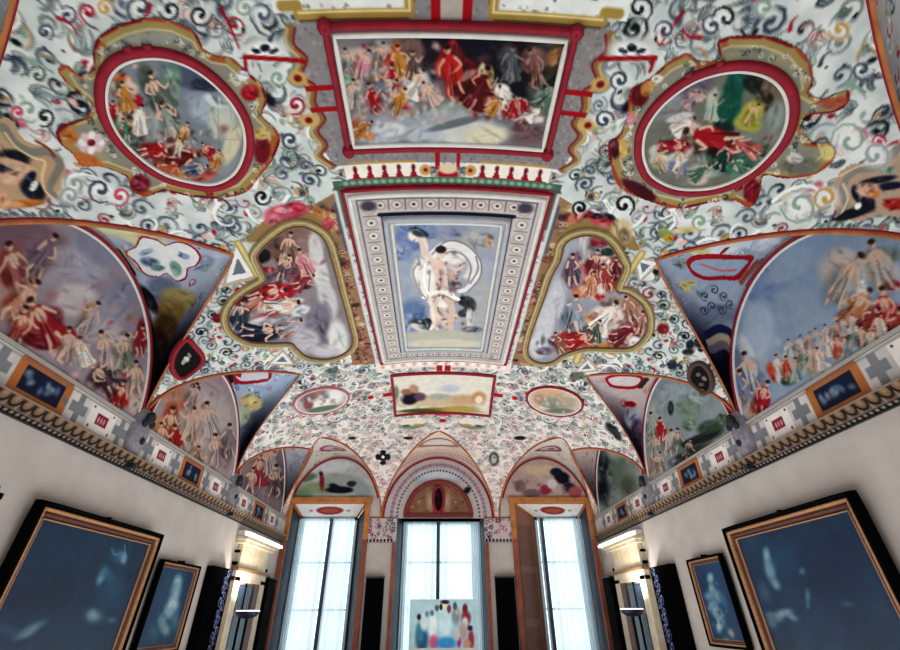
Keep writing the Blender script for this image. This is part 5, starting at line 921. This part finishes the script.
# ================================================================== WINDOWS
GY = D + .19
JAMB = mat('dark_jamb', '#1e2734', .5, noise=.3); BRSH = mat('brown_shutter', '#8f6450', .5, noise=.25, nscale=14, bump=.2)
CASE = mat('casement_paint', '#b7d2dc', .5, noise=.1); MULL = mat('mullion_dark', '#39485c', .5)
ARCHM = mat('architrave_orange', '#b87238', .6, noise=.3, nscale=5); ARCHR = mat('architrave_red', '#8e4a36', .6, noise=.35, nscale=5)
def sheer_mat(name, col):
    m = bpy.data.materials.new(name); m.use_nodes = True; nt = m.node_tree; nt.nodes.remove(nt.nodes['Principled BSDF']); out = nt.nodes['Material Output']
    t = nt.nodes.new('ShaderNodeBsdfTranslucent'); tr = nt.nodes.new('ShaderNodeBsdfTransparent'); df = nt.nodes.new('ShaderNodeBsdfDiffuse'); a = nt.nodes.new('ShaderNodeMixShader'); b = nt.nodes.new('ShaderNodeMixShader')
    c = tuple(lin(hx(col))) + (1,)
    t.inputs[0].default_value = c; df.inputs[0].default_value = c; tr.inputs[0].default_value = c
    tc = nt.nodes.new('ShaderNodeTexCoord'); mp = nt.nodes.new('ShaderNodeMapping'); mp.inputs['Scale'].default_value = (9, 1, .4); n = nt.nodes.new('ShaderNodeTexNoise'); n.inputs['Scale'].default_value = 2.2
    r = nt.nodes.new('ShaderNodeMapRange'); r.inputs[3].default_value = .15; r.inputs[4].default_value = .6
    nt.links.new(tc.outputs['Object'], mp.inputs[0]); nt.links.new(mp.outputs[0], n.inputs['Vector']); nt.links.new(n.outputs['Fac'], r.inputs[0])
    nt.links.new(t.outputs[0], a.inputs[1]); nt.links.new(df.outputs[0], a.inputs[2]); nt.links.new(r.outputs[0], a.inputs[0])
    b.inputs[0].default_value = .25; nt.links.new(a.outputs[0], b.inputs[1]); nt.links.new(tr.outputs[0], b.inputs[2]); nt.links.new(b.outputs[0], out.inputs[0]); return m
def glass_mat():
    m = bpy.data.materials.new('window_glass'); m.use_nodes = True; nt = m.node_tree; nt.nodes.remove(nt.nodes['Principled BSDF']); out = nt.nodes['Material Output']
    g = nt.nodes.new('ShaderNodeBsdfGlossy'); g.inputs['Roughness'].default_value = .05; tr = nt.nodes.new('ShaderNodeBsdfTransparent'); x = nt.nodes.new('ShaderNodeMixShader'); x.inputs[0].default_value = .06
    tr.inputs[0].default_value = (.93, .97, 1, 1); nt.links.new(tr.outputs[0], x.inputs[1]); nt.links.new(g.outputs[0], x.inputs[2]); nt.links.new(x.outputs[0], out.inputs[0]); return m
SHEER = sheer_mat('sheer_white', '#eef4f6'); BLUEC = sheer_mat('drape_blue', '#e6f0f2'); GLASS = glass_mat()
def quad(name, pts, mt, parent=None, n=1): return raw_mesh(name, w3(pts), [(0, 1, 2, 3)], None, mt, parent, False)
def cloth(name, xa, xb, y, z0, z1, mt, label, group, waves, amp=.008):
    u = np.linspace(0, 1, 90); v = np.linspace(0, 1, 24); U, V = np.meshgrid(u, v)
    Y = y + amp * np.sin(U * waves * 2 * PI + .6 * np.sin(V * 3)) * (.6 + .4 * V); P = np.stack([xa + (xb - xa) * U, Y, z1 + (z0 - z1) * V], -1)
    o = grid(name, P, None, None, mt); return tag(o, label, 'curtain', group)
zb = FZ + .02
INN = [(-.957, -.572, .56), (-.256, .262, .535), (.64, .945, .56)]
MX = [-.742, -.02, .683]
wn = ['left', 'middle', 'right']
for i in range(3):
    x0, x1, zt = WINS[i]; a0, a1, zi = INN[i]; root = empty('window_%d' % (i + 1), ((x0 + x1) / 2, D, zb), None, None, None, 'structure')
    jl, jr = (JAMB, JAMB) if i == 0 else ((JAMB, JAMB) if i == 1 else (BRSH, JAMB))
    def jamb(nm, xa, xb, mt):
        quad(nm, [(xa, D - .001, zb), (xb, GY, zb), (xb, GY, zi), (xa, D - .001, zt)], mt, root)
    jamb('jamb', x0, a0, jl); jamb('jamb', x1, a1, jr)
    if i == 2:
        for z0_, z1_ in ((-.30, -.06), (-.02, .22), (.26, .50)):
            f_ = lambda t, z: (x0 + (a0 - x0) * t + .004, D + (GY - D) * t, z)
            quad('shutter_panel', [f_(.18, z0_), f_(.82, z0_), f_(.82, z1_), f_(.18, z1_)], mat('shutter_field', '#7a5242', .5, noise=.3, nscale=14), root)
    # soffit with its painted cartouche
    c = Cv(0, 1, 0, 1, .012, '#d7d5d2', seed=5 + i)
    c.line([(0, .04), (1, .04)], .08, '#b9743c'); c.line([(.02, 0), (.02, 1)], .05, '#b9743c'); c.line([(.98, 0), (.98, 1)], .05, '#b9743c')
    if i != 1: c.ell(.5, .5, .20, .26, 0, '#9c3a3c', 1, .1); c.ell(.5, .5, .14, .15, 0, '#a8604c', 1, .2); c.ell(.78, .5, .03, .06, 0, '#b56a6a', .8, .3); c.ell(.22, .5, .03, .06, 0, '#b56a6a', .8, .3)
    U, V = np.meshgrid(c.U, c.V); xl = x0 + (a0 - x0) * V; xr = x1 + (a1 - x1) * V
    grid('soffit', np.stack([xl + (xr - xl) * U, D + (GY - D) * V, zt + (zi - zt) * V], -1), c.A, None, FRESCO, root)
    fw_ = .016
    boxes('casement_frame', [(a0, a0 + fw_, GY - .02, GY + .02, zb, zi), (a1 - fw_, a1, GY - .02, GY + .02, zb, zi), (a0, a1, GY - .02, GY + .02, zi - fw_, zi), (a0, a1, GY - .02, GY + .02, zb, zb + .02)], CASE, root)
    m = MX[i]; boxes('mullion', [(m - .012, m + .012, GY - .03, GY + .02, zb, zi - .005)], MULL, root, .01)
    boxes('glazing_bar', [(a0 + fw_, a1 - fw_, GY - .012, GY + .01, z - .004, z + .004) for z in (.29, .03, -.2)], CASE, root)
    for p, q in ((a0 + fw_, m - .012), (m + .012, a1 - fw_)): boxes('pane', [(p, q, GY + .002, GY + .006, zb + .02, zi - fw_)], GLASS, root)
    # architrave
    if i == 1: boxes('architrave', [(x0 - .022, x0, D - .020, D + .001, FZ, HC), (x1, x1 + .022, D - .020, D + .001, FZ, HC)], ARCHR, root, .01)
    else:
        boxes('architrave_head', [(max(x0 - .022, -.998), min(x1 + .022, .998), D - .024, D + .001, zt, zt + .030)], ARCHM, root, .01)
        boxes('architrave', [(max(x0 - .012, -.998), x0 + .018, D - .022, D + .001, .40, zt), (x1 - .018, min(x1 + .012, .998), D - .022, D + .001, .40, zt)], ARCHM, root, .01)
        boxes('architrave', [(max(x0 - .012, -.998), x0 + .018, D - .022, D + .001, FZ, .40), (x1 - .018, min(x1 + .012, .998), D - .022, D + .001, FZ, .40)], ARCHR, root, .01)
CG, BG = 'white sheer curtains', 'pale blue side drapes'
for i, (xa, xm, xb) in enumerate(((-.94, -.742, -.588), (-.24, -.02, .246), (.656, .683, .929))):
    for p, q, s_ in ((xa, xm - .014, 'left'), (xm + .014, xb, 'right')):
        cloth('sheer_curtain', p, q, GY - .045, zb, INN[i][2] - .012, SHEER, 'white sheer curtain over the %s half of the %s window' % (s_, wn[i]), CG, max(2, int((q - p) * 26)), .006)
cloth('side_drape', -.945, -.905, GY - .075, zb, .545, BLUEC, 'pale blue drape along the left edge of the left window', BG, 3)
cloth('side_drape', -.251, -.222, GY - .075, zb, .525, BLUEC, 'narrow pale blue drape left in the middle window', BG, 2)
cloth('side_drape', .195, .257, GY - .075, zb, .525, BLUEC, 'pale blue drape right in the middle window', BG, 4)
cloth('side_drape', .885, .94, GY - .075, zb, .545, BLUEC, 'pale blue drape along the right edge of the right window', BG, 4)
# brown fan lunette over the middle window
root = empty('fan_lunette', (-.02, D, .54), 'brown half-round overdoor with dark red-rimmed oval above the middle window', 'overdoor')
c = Cv(-.25, .25, .53, .77, .003, '#8c6a58', seed=9); c.mottle(.4, .03, '#b09478')
for k in range(30): c.ell(c.rng.uniform(-.2, .2), c.rng.uniform(.55, .73), .008, .006, 0, ['#5c3a34', '#c0a488', '#7c3c3c'][k % 3], .6, .4)
for x in (-.075, .035): c.ell(x, .63, .025, .06, 0, '#c9b8a4', .5, .5)
o = np.array([(-.02 + .212 * math.cos(t), .538 + .215 * math.sin(t)) for t in np.linspace(0, PI, 50)])
field('panel', farP, c, o, .012, root); ribbon('rim', farP, o, .030, .010, .014, mat('fan_rim', '#7c2f2a', .6, noise=.4, nscale=9), root)
boxes('base_bar', [(-.245, .205, D - .026, D - .001, .528, .552)], mat('fan_rim2', '#6f2a26', .6, noise=.3), root, .01)
o2 = np.array([(-.020 + .034 * math.cos(t), .640 + .080 * math.sin(t)) for t in np.linspace(0, 2 * PI, 40, endpoint=False)])
c = Cv(-.06, .02, .55, .73, .003, '#15151c', seed=3); c.ell(-.025, .665, .010, .02, 0, '#3d4250', .8, .5); c.ell(-.012, .62, .008, .018, 0, '#2e3342', .8, .5)
ov = field('dark_oval', farP, c, o2, .020, root); ribbon('oval_rim', farP, o2, .018, .014, .018, RED, ov, True)
# ================================================================== PICTURES ON THE LONG WALLS
def picture(sg, y0, y1, z0, z1, lean, base, label, paint, group, seed, fw_, big):
    lean = .03 if big else .02
    def Pf(u, v): u = np.asarray(u, float); v = np.asarray(v, float); return np.stack([sg * (1 - .006 - lean * (v - z0)) + 0 * u, u + 0 * v, v + 0 * u], -1)
    def loc(x, y):
        q = onX(x, y, sg * (1 - .012 - lean * .3)); return q[1], q[2]
    root = empty('framed_painting', (sg, (y0 + y1) / 2, z0), label, 'painting', group)
    c = Cv(y0, y1, z0, z1, .0028, base, loc, seed); c.mottle(.5, .09, '#3d6580'); c.mottle(.35, .05, '#16283c'); c.soft = .55; paint(c); c.A = c.A * .8 + hx(base) * .2; c.mottle(.3, .025, '#2c5068')
    f = fw_; rc = lambda d: np.array([p for a, b in (((y0 + d, z0 + d), (y1 - d, z0 + d)), ((y1 - d, z0 + d), (y1 - d, z1 - d)), ((y1 - d, z1 - d), (y0 + d, z1 - d)), ((y0 + d, z1 - d), (y0 + d, z0 + d))) for p in [(a[0] + (b[0] - a[0]) * t, a[1] + (b[1] - a[1]) * t) for t in np.arange(12) / 12]])
    field('canvas', Pf, c, rc(f * .8)[:, :], .007, root, CANVASM)
    ribbon('outer_frame', Pf, rc(f * .16), f * .34, .0, .026 if big else .020, BLK, root, True)
    ribbon('gilt_frame', Pf, rc(f * .46), f * .28, .0, .022 if big else .016, GILT, root, True)
    ribbon('carved_frame', Pf, rc(f * .74), f * .32, .0, .016 if big else .012, CARV, root, True)
    ribbon('inner_bead', Pf, rc(f * 1.0), f * .10, .0, .012 if big else .009, GILT, root, True)
    boxes('hanging_ring', [(sg * (1 - .03), sg * (1 - .002), (y0 + y1) / 2 - .003, (y0 + y1) / 2 + .003, z1 - .004, z1 + .006)], BLK, root, .01)
    return root
def pa(c):
    c.many([(122, 558, 3, 5, 0, '#d3dbdc'), (118, 556, 8, 6, 20, '#56809a', .7), (101, 577, 3.5, 8, 25, '#a9bcc0'), (106, 573, 8, 5, 60, '#4d7890', .7), (95, 616, 9, 7, 0, '#7c949c', .8), (93, 615, 5, 5, 0, '#9aabb0', .8), (112, 620, 5, 3, 0, '#6d8892', .7), (33, 628, 16, 4, -30, '#8f9a9c', .8), (26, 634, 10, 4, -20, '#9a9ea0', .7), (10, 630, 12, 5, 20, '#45607c', .7), (60, 545, 14, 12, 0, '#24455e', .6), (112, 590, 12, 18, 0, '#3a6a82', .5), (60, 590, 24, 26, 0, '#152c46', .5), (20, 600, 18, 20, 0, '#18304c', .5), (50, 643, 12, 4, 0, '#39405e', .7)])
    c.L([(110, 548), (114, 555), (120, 552)], 1.2, '#7ea2b2', .8); c.L([(123, 545), (124, 556)], 1.2, '#8fb0bc', .8)
def pb(c):
    c.many([(768, 556, 3.5, 8, -5, '#b9c6c8'), (771, 570, 5, 10, -10, '#aab6ba'), (776, 584, 4, 6, -30, '#93a4ac'), (774, 617, 8, 4, 20, '#8c9aa0'), (784, 613, 8, 4, -10, '#a3aeb0'), (792, 617, 6, 3, 30, '#8595a0'), (772, 622, 5, 7, -20, '#6d7c8c'), (803, 571, 3, 3.5, 0, '#8a8a96'), (808, 596, 2.5, 7, 0, '#8fa6b2'), (808, 605, 2, 4, 0, '#6c8a98'), (847, 604, 7, 3, 0, '#6c94a4', .7), (765, 592, 5, 10, -20, '#5a6c80', .8), (840, 635, 22, 8, 0, '#39405a', .6), (838, 632, 6, 8, 0, '#5c5470', .5), (880, 610, 16, 8, 20, '#45506c', .6), (830, 580, 30, 40, 0, '#16304c', .5), (860, 540, 18, 20, 0, '#1a3c58', .5), (780, 560, 14, 16, 0, '#2f6480', .4)])
def pc_(c):
    c.many([(178, 582, 4, 7, 10, '#b3c9cc'), (176, 592, 5, 8, 15, '#9fb8bd'), (173, 605, 6, 8, 15, '#cdd6d2'), (170, 612, 5, 6, 0, '#c4d0cc'), (163, 622, 4, 8, 0, '#8fa6aa'), (167, 630, 4, 6, 0, '#93a4a6'), (176, 620, 5, 10, 0, '#5a7f90', .8), (155, 632, 5, 8, 0, '#4c7084', .7), (160, 595, 8, 16, 0, '#27506a', .6)])
def pd_(c):
    c.many([(710, 578, 3, 5, 0, '#b9c4c4'), (711, 588, 3, 5, 0, '#9db0b4'), (716, 596, 4, 7, -20, '#a3b4b6'), (712, 604, 4, 5, 0, '#6c94a8'), (715, 612, 4, 9, -30, '#b3c0c0'), (720, 618, 4, 9, -15, '#90a4a8'), (718, 626, 3, 6, 0, '#c3ccc8'), (708, 596, 4, 4, 0, '#88a4b0'), (730, 633, 3, 5, -30, '#b3a48c'), (725, 640, 3, 3, 0, '#8c9490'), (723, 600, 3, 8, -20, '#5c8498', .8)])
    c.crowd(715, 608, 12, 30, 30, ['#b9c8c8', '#4c7c94', '#8ca8b0', '#26506c'], (1, 2.6), .7, 70)
BP, SP = 'large dark blue paintings on the long walls', 'small upright paintings on the long walls'
picture(-1, 1.140, 1.695, -.25, .238, .10, '#1f455c', 'large dark blue painting with pale ghostly figures on the left wall', pa, BP, 201, .038, True)
picture(1, 1.085, 1.650, -.25, .248, .10, '#1c4660', 'large dark blue painting with pale kneeling figure on the right wall', pb, BP, 202, .040, True)
picture(-1, 1.770, 2.060, -.108, .170, .07, '#204a64', 'small upright teal painting with white figure beside the large left painting', pc_, SP, 203, .022, False)
picture(1, 1.740, 1.985, -.100, .182, .07, '#1f4d70', 'small upright blue painting with slender figures beside the large right painting', pd_, SP, 204, .024, False)
# ================================================================== BLACK PANELS
def black_panel(sg, y0, y1, label):
    root = empty('ornate_panel', (sg, (y0 + y1) / 2, FZ), label, 'panel', 'tall black panels with pale scrollwork')
    boxes('panel_board', [(sg * .999, sg * .968, y0, y1, FZ, .182)], BLK, root, .012)
    c = Cv(y0, y1, FZ, .182, .0022, '#090b14', seed=7); r = c.rng
    for k in range(26):
        z = .16 - k * .021; y = y1 - .045 if True else 0; al = max(.25, 1 - k * .035)
        c.line(spiral(y + .012 * (-1) ** k, z, .020, k, 1.1, (-1) ** k, 9), .004, '#8e96c4', al, .009); c.ell(y + r.normal() * .02, z + .01, .006, .004, k, '#c3c8e0', al * .9, .3)
        c.line([(y - .05, z), (y - .03, z + .008)], .004, '#3a3f66', al * .8)
    U, V = np.meshgrid(c.U, c.V); P = np.stack([np.full(U.shape, sg * .9672), U, V], -1); grid('scroll_ornament', P, c.A, None, paint_mat('matt_black_paint', .95, .02, .8), root)
black_panel(-1, 2.17, 2.372, 'tall black panel with pale violet scrollwork on the left wall')
black_panel(1, 2.140, 2.345, 'tall black panel with pale violet scrollwork on the right wall')
def slab(b, label, group='plain black upright panels at the window wall'):
    root = empty('black_display_panel', ((b[0] + b[1]) / 2, (b[2] + b[3]) / 2, FZ), label, 'panel', group)
    boxes('panel_board', [b], BLK, root, .012); x0, x1, y0, y1, z0, z1 = b
    boxes('top_cap', [(x0 - .003, x1 + .003, y0 - .003, min(y1 + .003, D), z1, z1 + .008)], mat('cap_grey', '#3a3538', .5), root, .005)
slab((-.448, -.342, D - .04, D - .002, FZ, .188), 'plain black upright panel between the left and middle windows')
slab((.325, .440, D - .04, D - .002, FZ, .188), 'plain black upright panel between the middle and right windows')
slab((-.998, -.965, 2.90, 3.04, FZ, .178), 'plain black upright panel in the far left corner')
slab((.965, .998, 2.92, 3.05, FZ, .180), 'plain black upright panel in the far right corner')
# ================================================================== DOORCASES
TEAL = mat('dark_teal_glass', '#22384c', .2, noise=.3, nscale=6); CREAM = mat('doorcase_cream', '#dccdb0', .8, noise=.18, nscale=5, bump=.15); DKW = mat('door_brown', '#5c4038', .5, noise=.3); GRYD = mat('door_grey', '#7b7478', .6, noise=.2)
for sg, nm in ((-1, 1), (1, 2)):
    root = empty('door_%d' % nm, (sg, 2.63, FZ), None, None, None, 'structure'); B = lambda n, l, m, bv=.006: boxes(n, [(sg * a, sg * b, c, d, e, f) for a, b, c, d, e, f in l], m, root, bv)
    B('surround', [(.999, .972, 2.43, 2.50, FZ, .16), (.999, .972, 2.79, 2.86, FZ, .16), (.999, .972, 2.43, 2.86, .14, .185)], CREAM)
    B('architrave_line', [(.999, .964, 2.425, 2.865, .183, .196)], mat('door_line', '#8c6648', .6))
    B('frieze_block', [(.999, .975, 2.45, 2.84, .196, .30)], CREAM); 
    B('crown', [(.999, .958, 2.42, 2.88, .300, .315), (.999, .945, 2.405, 2.90, .315, .330)], CREAM)
    B('bracket', [(.999, .975, 2.418, 2.430, .205, .220), (.999, .975, 2.418, 2.430, .258, .270), (.999, .975, 2.864, 2.876, .205, .220)], BLK)
    B('door_leaf', [(.999, .985, 2.50, 2.79, FZ, .14)], GRYD); B('side_strip', [(.986, .974, 2.72, 2.79, FZ, .14)], DKW); B('glass_panel', [(.986, .980, 2.53, 2.70, .02, .125), (.986, .980, 2.53, 2.60, -.32, .0), (.986, .980, 2.63, 2.70, -.32, .0)], TEAL)
    B('stile', [(.984, .977, 2.612, 2.622, FZ, .14)], BLK)
    side = 'left' if sg < 0 else 'right'
    root = empty('added_glow_bar', (sg * .955, 2.68, .34), 'added glowing strip in place of the lamp-lit wall under the frieze, far %s corner' % side, 'light', 'added glowing strips under the frieze')
    boxes('glow_face', [(sg * .945, sg * .966, 2.42, 2.97, .336, .350)], mat('added_glow', '#fbfaf4', .5, emit=2.6), root, .01); boxes('glow_back', [(sg * .966, sg * .999, 2.41, 2.98, .332, .356)], WHT, root, .01)  # added glowing strip, stands in for the wall band lit by the uplighter
    # torchere
    cx, cy = sg * .905, 2.50; bz = CH + .012 * S
    root = empty('torchere_lamp', (cx, cy, FZ), 'standing uplighter with violet-black bowl before the %s doorcase' % side, 'floor lamp', 'standing uplighters')
    VI = mat('violet_black', '#1a1736', .4); R0 = .24
    prof = [(.02, bz - .10)] + [(R0 * math.sin(t), bz - .10 + .13 * (1 - math.cos(t))) for t in np.linspace(.2, PI / 2, 10)] + [(R0 - .012, bz + .03), (R0 * .6, bz - .03), (.02, bz - .07)]
    bo = lathe('bowl', cx, cy, prof, VI, root); lathe('glowing_rim', cx, cy, [(R0 - .004, bz + .030), (R0 + .004, bz + .040), (R0 - .02, bz + .052), (R0 * .5, bz + .030), (.01, bz + .022)], mat('rim_glow', '#f4f2ff', .5, emit=1.5), bo)
    tube('pole', [(cx * S, cy * S, 0.03), (cx * S, cy * S, bz - .09)], .022, BLK, root, 12, True); lathe('base', cx, cy, [(.01, .035), (.15, .03), (.17, .012), (.17, 0.0), (.01, 0)], BLK, root)
    l = bpy.data.lights.new('torchere_light', 'SPOT'); l.energy = 150; l.color = (1, .93, .82); l.spot_size = 2.6; l.spot_blend = .6; l.shadow_soft_size = .12
    lo = bpy.data.objects.new('torchere_light', l); C.objects.link(lo); lo.location = (cx * S, cy * S, bz + .14); lo.rotation_euler = (PI, sg * -.12, 0)
# ================================================================== SMALL THINGS
CB = mat('corbel_stone', '#8b8690', .8, noise=.35, nscale=14, bump=.5); CD = mat('corbel_dark', '#26242c', .7, noise=.3, nscale=20, bump=.4)
for k, yy_ in enumerate((.63, 1.42, 2.21)):
    for sg in (-1, 1):
        if k == 0: continue
        side = 'left' if sg < 0 else 'right'; root = empty('carved_corbel', (sg, yy_, .40), 'grey carved corbel with dark mask, %s pier on the %s wall' % (('first' if k == 1 else 'second'), side), 'corbel', 'carved corbels at the feet of the vault webs')
        z = np.linspace(.395, .575, 14); w_ = .030 + .020 * np.sin((z - .395) / .18 * PI); dp = .012 + .022 * np.sin((z - .395) / .18 * PI * .9)
        t = np.linspace(0, PI, 12); P = np.stack([np.stack([sg * (1 - d * np.sin(t)), yy_ + w * np.cos(t), np.full(12, zz)], -1) for zz, w, d in zip(z, w_, dp)]); grid('corbel_body', P, None, None, CB, root)
        for (dy, dz, rr_) in ((0, .548, .018), (-.018, .525, .012), (.020, .53, .011), (0, .47, .010)):
            me = bpy.data.meshes.new('mask'); bm = bmesh.new(); bmesh.ops.create_uvsphere(bm, u_segments=14, v_segments=9, radius=rr_ * S)
            for v in bm.verts: v.co.x *= .7; v.co.z *= 1.15 + .15 * math.sin(v.co.y * 9); v.co += Vector(w3((sg * .966, yy_ + dy, dz)))
            bm.to_mesh(me); bm.free(); me.materials.append(CD); link('mask', me, root)
        boxes('rib_foot', [(sg * .999, sg * .960, yy_ - .008, yy_ + .008, .385, .40)], CD, root, .005)
# printed board in the middle window
root = empty('display_board', (.018, D - .10, FZ), 'colourful printed board of standing figures in the middle window', 'board')
loc = lambda x, y: (onY(x, y, D - .10)[0], onY(x, y, D - .10)[2])
xa, za = loc(411, 600); xb, zb2 = loc(476, 600); z_b = loc(440, 648)[1]
c = Cv(xa, xb, z_b, za, .0014, '#b3d3da', loc, 90); c.mottle(.3, .03, '#8fbcc8'); c.soft = .35
c.many([(422, 640, 6, 12, 0, '#2a6486'), (420, 632, 4, 10, 0, '#4c8ca4'), (424, 622, 4, 8, 0, '#d6e4e4'), (419, 617, 2, 3, 0, '#2c3440'), (427, 614, 2, 3, 0, '#7c9aa0'), (433, 625, 4, 14, 0, '#e4eeee'), (434, 642, 4.5, 7, 0, '#e0608c'), (432, 613, 2, 3, 0, '#6c8c90'), (437, 608, 2, 3, 0, '#4c6a70'), (445, 622, 6, 16, 0, '#d4ecf2'), (446, 643, 10, 6, 0, '#3ca0d8'), (444, 614, 5, 8, 0, '#bfe0e0'), (444, 605, 2.5, 3.5, 0, '#efe4b8'), (445, 602, 4, 2, 0, '#3c2440'), (441, 607, 1.5, 3, 0, '#2c2030'),
        (449, 609, 2, 4, 0, '#8c3c48'), (456, 616, 4, 8, 0, '#8c9c98'), (455, 606, 2, 4, 0, '#5c6c74'), (457, 612, 2, 2.5, 0, '#c8b0a0'), (465, 609, 2.5, 5, 0, '#7c1c34'), (466, 618, 4.5, 7, 0, '#9c3044'), (465, 622, 3, 5, 0, '#d0dcd8'), (463, 632, 4, 9, 0, '#b8a49c'), (471, 640, 3, 10, 0, '#a83848'), (470, 628, 2.5, 2.5, 0, '#2a2040'), (459, 642, 2, 5, 0, '#b83090'), (457, 635, 3, 6, 0, '#c4c8d0'), (467, 644, 4, 5, 0, '#c9a088')])
U, V = np.meshgrid(c.U, c.V); grid('printed_face', np.stack([U, np.full(U.shape, D - .1035), V], -1), c.A, None, CANVASM, root)
boxes('backing', [(xa - .004, xb + .004, D - .103, D - .098, z_b - .012, za + .003)], WHT, root, .003)
for s_ in (-.09, .12): tube('leg', [((s_) * S, (D - .09) * S, .0), ((s_) * S, (D - .094) * S, CH + z_b * S + .1)], .012, BLK, root, 8, True)
root = empty('wall_hook', (-1, 1.04, .225), 'small black hook on the wall at the left picture edge', 'hook')
boxes('plate', [(-.999, -.990, 1.025, 1.05, .205, .245)], BLK, root, .008); boxes('arm', [(-.99, -.97, 1.03, 1.045, .215, .228)], BLK, root, .005)
# ================================================================== CAMERA AND LIGHT
cam = bpy.data.cameras.new('camera'); co = bpy.data.objects.new('camera', cam); C.objects.link(co)
from mathutils import Matrix
M = Matrix((tuple(RT) + (0,), tuple(UP) + (0,), tuple(-FW) + (0,), (0, 0, 0, 1))).transposed()
co.matrix_world = Matrix.Translation(Vector(w3(EYE))) @ M.to_3x3().to_4x4()
cam.sensor_width = 36; cam.lens = F / 900 * 36; cam.clip_start = .05
bpy.context.scene.camera = co
vs = bpy.context.scene.view_settings; vs.view_transform = 'Standard'; vs.look = 'None'
wd = bpy.data.worlds.new('sky'); wd.use_nodes = True; bpy.context.scene.world = wd
wd.node_tree.nodes['Background'].inputs[0].default_value = (.90, .965, 1, 1); wd.node_tree.nodes['Background'].inputs[1].default_value = 2.4
def area(name, loc, rot, sx, sy, e, col=(1, 1, 1)):
    l = bpy.data.lights.new(name, 'AREA'); l.shape = 'RECTANGLE'; l.size = sx; l.size_y = sy; l.energy = e; l.color = col
    o = bpy.data.objects.new(name, l); C.objects.link(o); o.location = loc; o.rotation_euler = rot; return o
vs.exposure = 0.0
# unseen fill lamps added near the floor to light the vault from below
area('unseen_fill_light', (0, 6.3, .25), (PI, 0, 0), 6.5, 12, 565, (.96, .98, 1))
area('unseen_fill_light', (0, -5, .25), (PI, 0, 0), 6.5, 7, 120, (.96, .98, 1))
